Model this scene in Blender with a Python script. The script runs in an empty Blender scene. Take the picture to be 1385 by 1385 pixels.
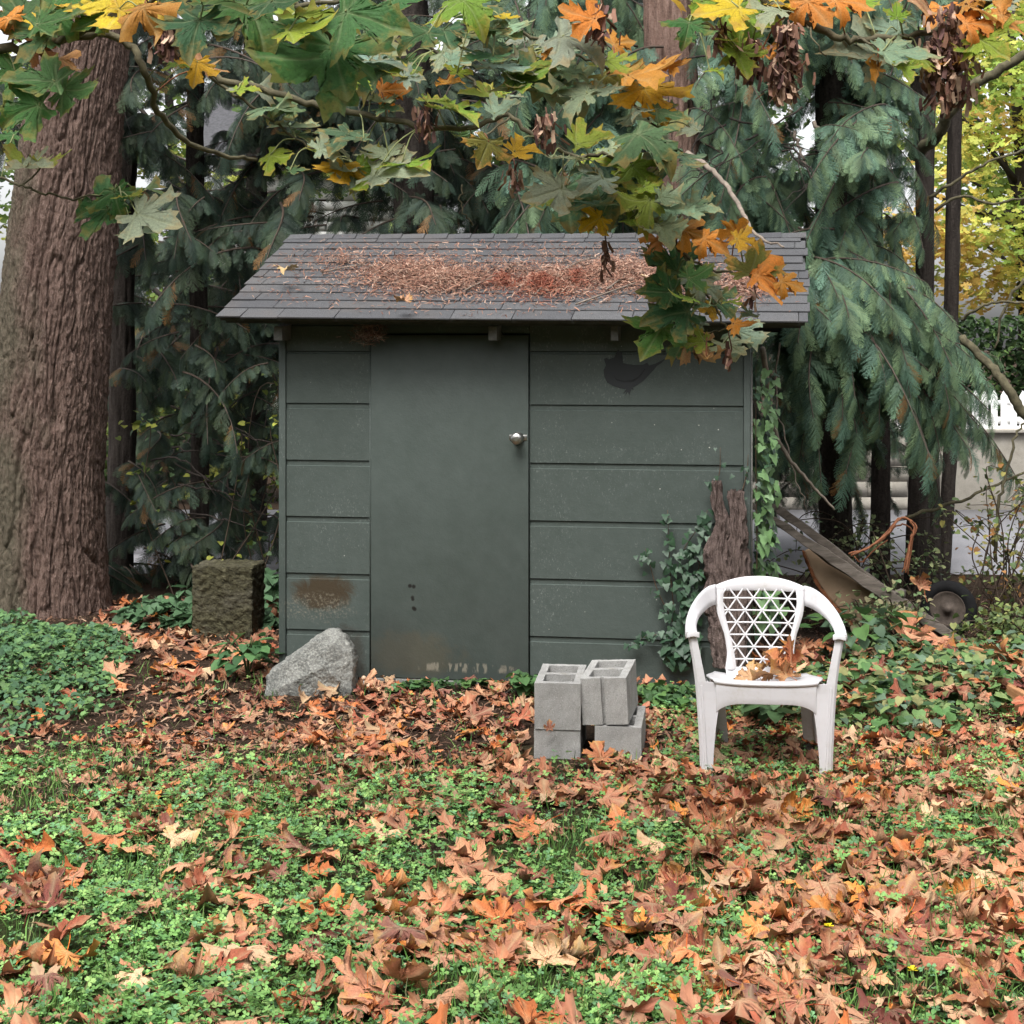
import bpy, math, random
import numpy as np
from mathutils import Vector, Matrix
from math import sin, cos, pi, radians, sqrt, atan2
C = bpy.context.scene.collection
scene = bpy.context.scene

# ------------------------------------------------------------------ camera
F, CX, HY, CH = 2150.0, 692.5, 455.0, 1.78      # focal length and horizon in photo pixels, camera height in metres
cd = bpy.data.cameras.new('camera'); cam = bpy.data.objects.new('camera', cd); C.objects.link(cam)
cam.location = (0, 0, CH); cam.rotation_euler = (pi/2, 0, 0)
cd.sensor_width = 36; cd.lens = 36*F/1385; cd.shift_y = -(692.5-HY)/1385
cd.clip_start = 0.05; cd.clip_end = 400
scene.camera = cam

# ------------------------------------------------------------------ sky, sun, exposure
SUN_EL, SUN_AZ = radians(58), radians(200)      # azimuth measured from +Y clockwise
w = bpy.data.worlds.new('World'); scene.world = w; w.use_nodes = True
nt = w.node_tree; nt.nodes.clear()
sk = nt.nodes.new('ShaderNodeTexSky'); sk.sky_type = 'NISHITA'; sk.sun_disc = False
sk.sun_elevation = SUN_EL; sk.sun_rotation = SUN_AZ; sk.dust_density = 4.0; sk.air_density = 1.0
hs = nt.nodes.new('ShaderNodeHueSaturation'); hs.inputs['Saturation'].default_value = 0.12
bg = nt.nodes.new('ShaderNodeBackground'); bg.inputs['Strength'].default_value = 0.145
ow = nt.nodes.new('ShaderNodeOutputWorld')
nt.links.new(sk.outputs[0], hs.inputs['Color']); nt.links.new(hs.outputs[0], bg.inputs[0]); nt.links.new(bg.outputs[0], ow.inputs[0])
sl = bpy.data.lights.new('sun', 'SUN'); sl.energy = 1.5; sl.angle = radians(28); sl.color = (1, .97, .93)
so = bpy.data.objects.new('sun', sl); C.objects.link(so)
sd = Vector((sin(SUN_AZ)*cos(SUN_EL), cos(SUN_AZ)*cos(SUN_EL), sin(SUN_EL)))
so.rotation_euler = sd.to_track_quat('Z', 'Y').to_euler(); so.location = (0, 0, 12)
vs = scene.view_settings; vs.view_transform = 'Standard'; vs.look = 'None'; vs.gamma = 1; vs.exposure = 1.2
scene.cycles.max_bounces = 6; scene.cycles.diffuse_bounces = 3; scene.cycles.transparent_max_bounces = 4
scene.cycles.use_denoising = True; scene.cycles.denoiser = 'OPENIMAGEDENOISE'; scene.cycles.denoising_input_passes = 'RGB_ALBEDO_NORMAL'; scene.cycles.denoising_prefilter = 'ACCURATE'

# ------------------------------------------------------------------ helpers
def P(px, py, Y): return Vector(((px-CX)/F*Y, Y, CH-(py-HY)/F*Y))
def nrm(v): v = np.asarray(v, float); return v/(np.linalg.norm(v)+1e-12)
_rs = np.random.RandomState(7)
_perm = np.concatenate([_rs.permutation(256)]*3)
_grad = _rs.randn(256, 3); _grad /= np.linalg.norm(_grad, axis=1)[:, None]
def perlin(x, y, z):
    x, y, z = np.broadcast_arrays(*[np.asarray(a, float) for a in (x, y, z)])
    xi, yi, zi = np.floor(x).astype(int), np.floor(y).astype(int), np.floor(z).astype(int)
    xf, yf, zf = x-xi, y-yi, z-zi
    u, v, q = [t*t*t*(t*(t*6-15)+10) for t in (xf, yf, zf)]
    r = 0
    for dx in (0, 1):
        for dy in (0, 1):
            for dz in (0, 1):
                h = _perm[_perm[_perm[(xi+dx) & 255]+((yi+dy) & 255)]+((zi+dz) & 255)]
                g = _grad[h]
                d = g[..., 0]*(xf-dx)+g[..., 1]*(yf-dy)+g[..., 2]*(zf-dz)
                r = r+d*(u if dx else 1-u)*(v if dy else 1-v)*(q if dz else 1-q)
    return r*1.6
def fbm(x, y, z, o=4):
    a, r = 1.0, 0
    for i in range(o):
        r = r+a*perlin(x*2**i+i*13.7, y*2**i+i*7.1, z*2**i); a *= .5
    return r
def gh(x, y):
    x, y = np.asarray(x, float), np.asarray(y, float)
    return .035*perlin(x*.5, y*.5, 3.3)*np.clip((y-3)/3, 0, 1)*np.clip((12-y)/4, 0, 1)

def big_mesh(name, v, f, tint=None, smooth=False):
    """v Nx3, f Mx3 or Mx4 arrays (or a list of such)"""
    fs = [np.asarray(a) for a in (f if isinstance(f, list) else [f]) if len(a)]
    me = bpy.data.meshes.new(name)
    v = np.asarray(v, np.float32)
    me.vertices.add(len(v)); me.vertices.foreach_set('co', v.ravel())
    tot = np.concatenate([np.full(len(a), a.shape[1], np.int32) for a in fs])
    idx = np.concatenate([a.ravel() for a in fs]).astype(np.int32)
    me.loops.add(len(idx)); me.loops.foreach_set('vertex_index', idx)
    me.polygons.add(len(tot)); st = np.zeros(len(tot), np.int32); st[1:] = np.cumsum(tot)[:-1]
    me.polygons.foreach_set('loop_start', st); me.polygons.foreach_set('loop_total', tot)
    me.update(calc_edges=True)
    if tint is not None: attr(me, 'tint', tint)
    if smooth: me.polygons.foreach_set('use_smooth', np.ones(len(tot), bool))
    return me
def attr(me, name, col):
    col = np.asarray(col, np.float32)
    if col.shape[1] == 3: col = np.concatenate([col, np.ones((len(col), 1), np.float32)], 1)
    a = me.color_attributes.new(name, 'FLOAT_COLOR', 'POINT'); a.data.foreach_set('color', col.ravel())
def link(name, me, mat=None, parent=None, loc=None, **props):
    o = bpy.data.objects.new(name, me); C.objects.link(o)
    if mat is not None and me is not None and len(me.materials) == 0: me.materials.append(mat)
    if parent is not None: o.parent = parent
    if loc is not None: o.location = loc
    for k, val in props.items(): o[k] = val
    return o
def thing(name, label, cat, loc=(0, 0, 0), rz=0, group=None):
    o = bpy.data.objects.new(name, None); C.objects.link(o); o.location = loc; o.rotation_euler = (0, 0, rz)
    o.empty_display_size = .1
    o['label'] = label; o['category'] = cat
    if group: o['group'] = group
    return o
def rotm(yaw, pitch, roll):
    """arrays of angles to Nx3x3, Rz*Rx*Ry"""
    yaw, pitch, roll = [np.atleast_1d(np.asarray(a, float)) for a in (yaw, pitch, roll)]
    n = max(len(yaw), len(pitch), len(roll)); o = np.zeros(n); l = np.ones(n)
    cz, sz, cx, sx, cy, sy = np.cos(yaw)+o, np.sin(yaw)+o, np.cos(pitch)+o, np.sin(pitch)+o, np.cos(roll)+o, np.sin(roll)+o
    Rz = np.stack([cz, -sz, o, sz, cz, o, o, o, l], 1).reshape(n, 3, 3)
    Rx = np.stack([l, o, o, o, cx, -sx, o, sx, cx], 1).reshape(n, 3, 3)
    Ry = np.stack([cy, o, sy, o, l, o, -sy, o, cy], 1).reshape(n, 3, 3)
    return Rz @ Rx @ Ry
def scatter(tv, tf, pos, R, sc, tint=None):
    """template verts (k,3), faces (m,c); pos (n,3), R (n,3,3), sc (n,) -> verts, faces, tints"""
    n, k = len(pos), len(tv)
    sc = np.asarray(sc, float)
    if sc.ndim == 1: sc = sc[:, None]
    V = np.einsum('nij,nkj->nki', R, tv[None]*sc[:, None, :])+pos[:, None, :]
    Fc = tf[None]+(np.arange(n)*k)[:, None, None]
    T = None if tint is None else np.repeat(tint, k, 0)
    return V.reshape(-1, 3), Fc.reshape(-1, tf.shape[1]), T
class Acc:
    """collects arrays of verts/faces into one mesh"""
    def __init__(s): s.v, s.f, s.t, s.n = [], [], [], 0
    def add(s, v, f, t=None):
        v = np.asarray(v, float); s.v.append(v)
        for a in (f if isinstance(f, list) else [f]): s.f.append(np.asarray(a, int)+s.n)
        s.t.append(np.ones((len(v), 3))*.999 if t is None else (np.ones((len(v), 3))*np.asarray(t) if np.ndim(t) == 1 else t)); s.n += len(v)
        return s
    def mesh(s, name, smooth=False): return big_mesh(name, np.concatenate(s.v), s.f, np.concatenate(s.t), smooth)
def tube_arr(path, rad, seg=6, cap=True):
    path = np.asarray([tuple(p) for p in path], float); n = len(path)
    rad = np.broadcast_to(np.asarray(rad, float), (n,))
    t = np.gradient(path, axis=0); t /= np.linalg.norm(t, axis=1)[:, None]+1e-12
    up = np.array([0, 0, 1.]) if abs(t[0][2]) < .9 else np.array([1., 0, 0])
    a = np.zeros((n, 3)); a[0] = nrm(np.cross(t[0], up))
    for i in range(1, n):
        b = a[i-1]-t[i]*np.dot(a[i-1], t[i]); a[i] = nrm(b)
    b = np.cross(t, a); th = np.arange(seg)*2*pi/seg
    V = path[:, None]+rad[:, None, None]*(np.cos(th)[None, :, None]*a[:, None]+np.sin(th)[None, :, None]*b[:, None])
    V = V.reshape(-1, 3); Q = []
    for i in range(n-1):
        for j in range(seg):
            k = (j+1) % seg; Q.append((i*seg+j, i*seg+k, (i+1)*seg+k, (i+1)*seg+j))
    T = []
    if cap:
        V = np.concatenate([V, path[:1], path[-1:]]); c0, c1 = n*seg, n*seg+1
        for j in range(seg):
            k = (j+1) % seg; T += [(c0, k, j), (c1, (n-1)*seg+j, (n-1)*seg+k)]
    return V, [np.array(Q)]+([np.array(T)] if T else [])
def smooth_path(pts, n=4):
    """Catmull-Rom through the points"""
    p = np.asarray([tuple(q) for q in pts], float)
    if len(p) < 3: return np.array([p[0]+(p[-1]-p[0])*i/n for i in range(n+1)])
    q = np.concatenate([[2*p[0]-p[1]], p, [2*p[-1]-p[-2]]]); out = []
    for i in range(len(p)-1):
        for k in range(n):
            t = k/n; a, b, c, d = q[i:i+4]
            out.append(.5*((2*b)+(-a+c)*t+(2*a-5*b+4*c-d)*t*t+(-a+3*b-3*c+d)*t**3))
    out.append(p[-1]); return np.array(out)
def box_arr(x0, x1, y0, y1, z0, z1):
    v = np.array([(x, y, z) for z in (z0, z1) for y in (y0, y1) for x in (x0, x1)], float)
    f = np.array([(0, 2, 3, 1), (4, 5, 7, 6), (0, 1, 5, 4), (2, 6, 7, 3), (0, 4, 6, 2), (1, 3, 7, 5)])
    return v, f
def box(name, x0, x1, y0, y1, z0, z1, mat, parent=None, bev=0.0, **k):
    v, f = box_arr(x0, x1, y0, y1, z0, z1)
    o = link(name, big_mesh(name, v, f), mat, parent, **k)
    if bev: bevel(o, bev)
    return o
def bevel(o, w_, seg=2):
    m = o.modifiers.new('bevel', 'BEVEL'); m.width = w_; m.segments = seg; m.limit_method = 'ANGLE'
def prism_arr(pts, y0, y1):
    """closed polygon of (x,z) extruded from y0 to y1"""
    n = len(pts); v = [(p[0], y0, p[1]) for p in pts]+[(p[0], y1, p[1]) for p in pts]
    f = [tuple(range(n)), tuple(range(2*n-1, n-1, -1))]+[(i, i+n, (i+1) % n+n, (i+1) % n) for i in range(n)]
    return v, f
def pymesh(name, v, f, smooth=False):
    me = bpy.data.meshes.new(name); me.from_pydata([tuple(map(float, p)) for p in v], [], [tuple(map(int, q)) for q in f]); me.update()
    if smooth: me.polygons.foreach_set('use_smooth', np.ones(len(me.polygons), bool))
    return me

# ------------------------------------------------------------------ materials
class NT:
    def __init__(s, name, rough=.8, spec=.3):
        s.m = bpy.data.materials.new(name); s.m.use_nodes = True; s.t = s.m.node_tree
        s.b = s.t.nodes['Principled BSDF']; s.b.inputs['Roughness'].default_value = rough
        s.b.inputs['Specular IOR Level'].default_value = spec
        s.out = s.t.nodes['Material Output']
    def n(s, typ, **k):
        x = s.t.nodes.new(typ)
        for a, b in k.items(): setattr(x, a, b)
        return x
    def l(s, a, b): s.t.links.new(a, b)
    def coord(s, kind='Object', scale=(1, 1, 1)):
        if kind == 'Position': src = s.n('ShaderNodeNewGeometry').outputs['Position']
        else: src = s.n('ShaderNodeTexCoord').outputs[kind]
        m = s.n('ShaderNodeMapping'); m.inputs['Scale'].default_value = scale; s.l(src, m.inputs[0]); return m.outputs[0]
    def noise(s, co, scale, detail=4, rough=.6, dist=0):
        x = s.n('ShaderNodeTexNoise'); x.inputs['Scale'].default_value = scale; x.inputs['Detail'].default_value = detail
        x.inputs['Roughness'].default_value = rough; x.inputs['Distortion'].default_value = dist
        s.l(co, x.inputs['Vector']); return x.outputs['Fac']
    def ramp(s, fac, stops):
        x = s.n('ShaderNodeValToRGB'); e = x.color_ramp.elements
        while len(e) < len(stops): e.new(.5)
        for i, (p, c) in enumerate(stops):
            e[i].position = p; e[i].color = (*c, 1) if not isinstance(c, (int, float)) else (c, c, c, 1)
        s.l(fac, x.inputs[0]); return x.outputs[0]
    def mix(s, fac, a, b, blend='MIX'):
        x = s.n('ShaderNodeMix', data_type='RGBA', blend_type=blend)
        for i, q in ((0, fac), (6, a), (7, b)):
            if isinstance(q, (int, float)): x.inputs[i].default_value = q
            elif isinstance(q, tuple): x.inputs[i].default_value = (*q, 1)
            else: s.l(q, x.inputs[i])
        return x.outputs[2]
    def math(s, op, a, b=0.0, clamp=False):
        x = s.n('ShaderNodeMath', operation=op, use_clamp=clamp)
        for i, q in ((0, a), (1, b)):
            if isinstance(q, (int, float)): x.inputs[i].default_value = q
            else: s.l(q, x.inputs[i])
        return x.outputs[0]
    def bump(s, h, strength=.5, dist=.01):
        x = s.n('ShaderNodeBump'); x.inputs['Strength'].default_value = strength; x.inputs['Distance'].default_value = dist
        s.l(h, x.inputs['Height']); s.l(x.outputs[0], s.b.inputs['Normal'])
    def col(s, c):
        if isinstance(c, tuple): s.b.inputs['Base Color'].default_value = (*c, 1)
        else: s.l(c, s.b.inputs['Base Color'])
    def translucent(s, c, fac):
        tr = s.n('ShaderNodeBsdfTranslucent'); mx = s.n('ShaderNodeMixShader'); mx.inputs[0].default_value = fac
        s.l(c, tr.inputs[0]); s.l(s.b.outputs[0], mx.inputs[1]); s.l(tr.outputs[0], mx.inputs[2]); s.l(mx.outputs[0], s.out.inputs[0])
    def tint(s): return s.n('ShaderNodeVertexColor', layer_name='tint').outputs[0]
    def rnd(s): return s.n('ShaderNodeObjectInfo').outputs['Random']

def mat_simple(name, c, rough=.8, var=.25, scale=8, bump=.3, dist=.004, kind='Object', spec=.3, metal=0):
    t = NT(name, rough, spec); co = t.coord(kind); n1 = t.noise(co, scale, 5)
    d = tuple(x*(1-var) for x in c); u = tuple(min(1, x*(1+var)) for x in c)
    t.col(t.ramp(n1, [(.3, d), (.7, u)])); t.bump(t.noise(co, scale*5, 4), bump, dist); t.b.inputs['Metallic'].default_value = metal
    return t.m

def mat_paint(name, door=False):
    t = NT(name, .55, .35); co = t.coord('Object')
    big = t.noise(co, 1.3, 4); fine = t.noise(co, 14, 5)
    base = t.ramp(big, [(.3, (.050, .065, .056)), (.7, (.066, .082, .074))])
    base = t.mix(.3, base, t.ramp(fine, [(.3, (.038, .050, .045)), (.7, (.072, .088, .082))]))
    if not door:   # worn pale flecks, strongest to the left ends and low edges of the boards
        st = t.coord('Object', (1, 1, .5)); s1 = t.noise(st, 120, 4, .85); s2 = t.noise(co, 3.2, 4, .65, .6)
        m = t.math('MULTIPLY', t.ramp(s1, [(.575, 0.), (.68, .8)]), t.ramp(s2, [(.43, 0.), (.66, .9)]))
        base = t.mix(m, base, (.24, .26, .25))
        v = t.n('ShaderNodeTexVoronoi'); v.inputs['Scale'].default_value = 17; t.l(co, v.inputs['Vector'])
        dots = t.ramp(v.outputs['Distance'], [(.04, 1.), (.07, 0.)]); g = t.ramp(t.noise(co, 2.1, 2), [(.55, 0.), (.6, 1.)])
        base = t.mix(t.math('MULTIPLY', dots, g), base, (.42, .42, .38))
    # brown damp stain low down: an old mark with its own shape
    sp = t.n('ShaderNodeSeparateXYZ'); t.l(t.coord('Object'), sp.inputs[0])
    wob = t.math('MULTIPLY', t.math('SUBTRACT', t.noise(co, 9, 6, .8, .6), .5), .75)
    def blob(x, z, rx, rz, lo, hi):
        a = t.math('POWER', t.math('ABSOLUTE', t.math('DIVIDE', t.math('SUBTRACT', sp.outputs[0], x), rx)), 2)
        b = t.math('POWER', t.math('ABSOLUTE', t.math('DIVIDE', t.math('SUBTRACT', sp.outputs[2], z), rz)), 2)
        d = t.math('ADD', t.math('ADD', a, b), t.math('MULTIPLY', wob, 3.6))
        return t.ramp(d, [(lo, 1.), (hi, 0.)])
    if door:
        sd_ = t.math('MULTIPLY', t.ramp(t.noise(t.coord('Object', (1, 1, .2)), 90, 4, .8), [(.63, 0.), (.74, .5)]), t.ramp(t.noise(co, 2.4, 4, .6, .5), [(.5, 0.), (.7, 1.)]))
        base = t.mix(sd_, base, (.16, .175, .165)); base = t.mix(t.ramp(t.noise(co, 3.4, 5, .7, .8), [(.48, 0.), (.75, .35)]), base, (.040, .048, .044))
        base = t.mix(t.math('MULTIPLY', blob(.72, .14, .3, .13, .3, 1.), .45), base, (.10, .085, .055))
        base = t.mix(t.math('MULTIPLY', blob(1.0, .075, .3, .03, .3, .9), t.ramp(t.noise(t.coord('Object', (1, 1, .15)), 60, 3), [(.5, 0.), (.56, .8)])), base, (.26, .24, .19))
        base = t.mix(t.math('MULTIPLY', blob(.58, .1, .16, .3, .3, 1.), .3), base, (.04, .045, .04))
        for x, z in ((.702, .49), (.722, .487), (.716, .43), (.718, .42), (.721, .375), (.727, .37)):
            a = t.n('ShaderNodeVectorMath', operation='DISTANCE'); t.l(t.coord('Object', (1, 0, 1)), a.inputs[0]); a.inputs[1].default_value = (x, 0, z)
            base = t.mix(t.ramp(t.math('ADD', a.outputs['Value'], t.math('MULTIPLY', wob, .02)), [(.007, 1.), (.011, 0.)]), base, (.012, .011, .01))
    else:
        base = t.mix(blob(.235, .44, .19, .10, .35, 1.0), base, (.042, .030, .016))
        base = t.mix(t.math('MULTIPLY', blob(.2, .36, .22, .09, .4, 1.1), t.ramp(t.noise(co, 75, 5, .8), [(.5, 0.), (.62, .65)])), base, (.20, .18, .14))
        base = t.mix(t.math('MULTIPLY', blob(.36, .1, .12, .2, .4, 1.1), .7), base, (.035, .03, .024))
    t.col(base)
    t.bump(t.math('ADD', t.noise(co, 60 if door else 38, 5, .7), t.math('MULTIPLY', t.noise(co, 200, 2), .3)), .25 if door else .55, .004)
    return t.m

def mat_leaf(name, transl=.25, rough=.62):
    """maple leaf: object colour x tint; vein mask comes with the mesh in the attribute 'vein' (r: main veins, g: along, b: edge)"""
    t = NT(name, rough, .3)
    oc = t.n('ShaderNodeObjectInfo').outputs['Color']; c = t.mix(1.0, oc, t.tint(), 'MULTIPLY')
    ve = t.n('ShaderNodeVertexColor', layer_name='vein'); sp = t.n('ShaderNodeSeparateColor'); t.l(ve.outputs[0], sp.inputs[0])
    co = t.coord('Object'); n1 = t.noise(co, 22, 5, .65); n2 = t.noise(co, 7, 3)
    ge = t.n('ShaderNodeNewGeometry').outputs['Backfacing']
    c = t.mix(.55, c, t.mix(1.0, c, t.ramp(n1, [(.3, (.55, .5, .5)), (.7, (1.35, 1.35, 1.3))]), 'MULTIPLY'))
    al = t.n('ShaderNodeObjectInfo').outputs['Alpha']
    n3 = t.noise(co, 3.2, 4, .6, .4)
    edge = t.math('MULTIPLY', t.ramp(t.math('ADD', t.math('MULTIPLY', sp.outputs[2], .35), t.math('ADD', t.math('MULTIPLY', n3, .9), t.math('MULTIPLY', n1, .15))), [(.72, 0.), (.84, 1.)]), t.math('SUBTRACT', 1.0, al))
    c = t.mix(edge, c, (.46, .25, .05))
    c = t.mix(t.math('MULTIPLY', t.ramp(t.noise(co, 13, 2, .5), [(.66, 0.), (.72, 1.)]), .5), c, t.mix(1.0, c, (.45, .35, .3), 'MULTIPLY'))
    c = t.mix(t.math('MULTIPLY', ge, .3), c, t.mix(.4, c, (.44, .33, .24)))
    c = t.mix(t.math('MULTIPLY', sp.outputs[0], .42), c, t.mix(.5, c, (.50, .52, .30)))
    t.col(c); t.bump(t.math('ADD', t.math('MULTIPLY', sp.outputs[0], -1.2), t.math('ADD', n1, t.math('MULTIPLY', sp.outputs[1], .8))), .5, .006)
    t.translucent(c, transl); return t.m
def mat_tinted(name, rough=.8, transl=0, noise=.4, scale=30, kind='Position', spec=.25, bump=0):
    t = NT(name, rough, spec); c = t.tint()
    if noise:
        n1 = t.noise(t.coord(kind), scale, 3); c = t.mix(noise, c, t.mix(1.0, c, t.ramp(n1, [(.3, (.4, .4, .4)), (.7, (1.6, 1.6, 1.6))]), 'MULTIPLY'))
        if bump: t.bump(n1, bump, .01)
    t.col(c)
    if transl: t.translucent(c, transl)
    return t.m
def mat_bark(name, dark, mid, light, sc=1.0, green=0.0, kind='Object', bump=.8):
    t = NT(name, .95, .15); co = t.coord(kind, (1, 1, .16)); c3 = t.coord(kind)
    n1 = t.noise(co, 22*sc, 6, .7, .3); n2 = t.noise(c3, 55*sc, 4, .7); n3 = t.noise(c3, 2.2, 3)
    c = t.ramp(n1, [(.28, dark), (.5, mid), (.72, light)])
    c = t.mix(.45, c, t.ramp(n2, [(.3, dark), (.75, light)]))
    if green:
        sp = t.n('ShaderNodeSeparateXYZ'); t.l(c3, sp.inputs[0])
        g = t.math('MULTIPLY', t.ramp(t.math('ADD', t.math('MULTIPLY', sp.outputs[0], 1.6), t.math('MULTIPLY', n3, 1.6)), [(.1, 1.), (.65, 0.)]), green)
        c = t.mix(g, c, t.mix(n2, (.075, .085, .065), (.19, .2, .16)))
    t.col(c); t.bump(t.math('ADD', n1, t.math('MULTIPLY', n2, .5)), bump, .03); return t.m

def mat_fir():
    t = NT('fir bark', .95, .12); co = t.coord('Object', (1, 1, .42)); c3 = t.coord('Object', (1, 1, .16))
    n1 = t.noise(co, 52, 5, .75, .4); n2 = t.noise(c3, 24, 5, .7, .5); n3 = t.noise(t.coord('Object', (1, 1, .5)), 3.0, 4); n4 = t.noise(co, 130, 3, .8)
    c = t.ramp(n1, [(.34, (.034, .018, .012)), (.45, (.135, .076, .054)), (.57, (.26, .172, .136)), (.70, (.47, .36, .31))])
    c = t.mix(.45, c, t.ramp(n2, [(.36, (.028, .016, .012)), (.5, (.135, .084, .066)), (.68, (.27, .19, .155))]))
    c = t.mix(.30, c, t.ramp(n4, [(.35, (.02, .012, .01)), (.68, (.46, .35, .31))]))
    sp = t.n('ShaderNodeSeparateXYZ'); t.l(t.coord('Object'), sp.inputs[0])
    g = t.math('MULTIPLY', t.ramp(t.math('ADD', t.math('MULTIPLY', sp.outputs[0], 1.7), t.math('MULTIPLY', n3, 1.8)), [(.60, 1.), (1.15, 0.)]), .8)
    c = t.mix(g, c, t.mix(1.0, t.mix(.55, c, (.16, .17, .13)), (.80, .82, .74), 'MULTIPLY'))
    t.col(c); t.bump(t.math('ADD', t.math('MULTIPLY', n1, .8), t.math('ADD', n2, t.math('MULTIPLY', n4, .4))), 1., .035); return t.m
def mat_shingle():
    t = NT('asphalt shingle', .95, .2); co = t.coord('Position'); r = t.rnd()
    g = t.noise(co, 420, 2, .8); b = t.noise(co, 3, 4)
    c = t.ramp(g, [(.35, (.036, .037, .040)), (.65, (.120, .121, .126))])
    c = t.mix(.5, c, t.mix(1.0, c, t.ramp(r, [(0, (.72, .72, .75)), (1, (1.3, 1.28, 1.25))]), 'MULTIPLY'))
    c = t.mix(t.math('MULTIPLY', t.ramp(b, [(.5, 0.), (.7, 1.)]), .3), c, (.12, .10, .085))
    t.col(c); t.bump(g, .6, .003); return t.m
def mat_concrete(name='concrete block', c0=(.20, .195, .185), c1=(.40, .395, .38)):
    t = NT(name, .93, .2); co = t.coord('Object'); g = t.noise(co, 160, 4, .8); b = t.noise(co, 9, 4); r = t.rnd()
    c = t.mix(.45, t.ramp(g, [(.3, c0), (.7, c1)]), t.ramp(b, [(.3, tuple(x*.8 for x in c0)), (.7, c1)]))
    c = t.mix(.6, c, t.mix(1.0, c, t.ramp(r, [(0, .85), (1, 1.12)]), 'MULTIPLY'))
    v = t.n('ShaderNodeTexVoronoi'); v.inputs['Scale'].default_value = 130; t.l(co, v.inputs['Vector'])
    c = t.mix(t.ramp(t.noise(co, 260, 2, .5), [(.60, 0.), (.68, .55)]), c, (.08, .078, .07)); c = t.mix(t.ramp(t.noise(co, 210, 2, .5), [(.62, 0.), (.70, .5)]), c, (.58, .57, .54)); c = t.mix(t.ramp(t.noise(co, 6, 5, .7, 1.), [(.56, 0.), (.70, .5)]), c, (.17, .155, .13))
    t.col(c); t.bump(t.math('ADD', t.noise(co, 300, 2, .6), t.math('MULTIPLY', g, .5)), .6, .003); return t.m
def mat_rock():
    t = NT('granite boulder', .9, .25); co = t.coord('Object'); g = t.noise(co, 95, 4, .8); b = t.noise(co, 5, 5, .6, .5)
    c = t.ramp(g, [(.36, (.03, .03, .03)), (.5, (.17, .175, .16)), (.64, (.46, .46, .41))])
    c = t.mix(.5, c, t.ramp(b, [(.35, (.11, .115, .11)), (.65, (.30, .295, .27))]))
    t.col(c); t.bump(t.math('ADD', g, b), .7, .012); return t.m
def mat_moss():
    t = NT('mossy concrete', 1., .1); co = t.coord('Object', (1, 1, 1.5)); g = t.noise(co, 34, 6, .75, .5); b = t.noise(co, 5, 4)
    c = t.ramp(g, [(.35, (.030, .028, .018)), (.55, (.095, .088, .052)), (.75, (.17, .16, .105))])
    c = t.mix(t.ramp(b, [(.45, 0.), (.7, .6)]), c, (.13, .12, .095)); t.col(c); t.bump(g, 1., .03); return t.m
def mat_soil():
    t = NT('leaf mould soil', 1., .1); co = t.coord('Position'); g = t.noise(co, 60, 6, .75); b = t.noise(co, 1.4, 4)
    c = t.ramp(g, [(.3, (.016, .011, .007)), (.55, (.052, .033, .022)), (.75, (.11, .075, .052))])
    sp = t.n('ShaderNodeSeparateXYZ'); t.l(t.coord('Position'), sp.inputs[0])
    gr = t.math('MULTIPLY', t.ramp(t.math('ADD', t.math('MULTIPLY', sp.outputs[1], -.12), t.math('ADD', b, .38)), [(.12, 0.), (.32, 1.)]), .75)
    c = t.mix(gr, c, t.ramp(g, [(.3, (.015, .025, .008)), (.7, (.07, .10, .03))]))
    t.col(c); t.bump(g, .9, .03); return t.m
def mat_road():
    t = NT('asphalt road', .85, .3); co = t.coord('Position'); g = t.noise(co, 120, 3, .8); b = t.noise(co, .8, 4)
    t.col(t.mix(.4, t.ramp(g, [(.3, (.17, .17, .18)), (.7, (.30, .30, .31))]), t.ramp(b, [(.3, (.17, .17, .19)), (.7, (.32, .31, .33))]))); t.bump(g, .4, .01); return t.m
def mat_wood(name, a, b, sx=(6, 60, 60), kind='Object', rough=.85):
    t = NT(name, rough, .2); co = t.coord(kind, sx); n1 = t.noise(co, 1., 6, .65, .8); n2 = t.noise(t.coord(kind), 9, 3)
    t.col(t.mix(.25, t.ramp(n1, [(.3, a), (.7, b)]), t.ramp(n2, [(.3, a), (.7, b)]))); t.bump(n1, .5, .004); return t.m
def mat_plastic():
    t = NT('white plastic', .42, .4); co = t.coord('Object'); g = t.noise(co, 6, 5, .7); d = t.noise(co, 90, 3)
    c = t.mix(t.math('MULTIPLY', t.ramp(g, [(.48, 0.), (.70, 1.)]), t.ramp(d, [(.4, .1), (.7, .6)])), (.565, .555, .57), (.38, .35, .28))
    t.col(c); t.bump(t.noise(co, 160, 2), .08, .001); return t.m

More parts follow.
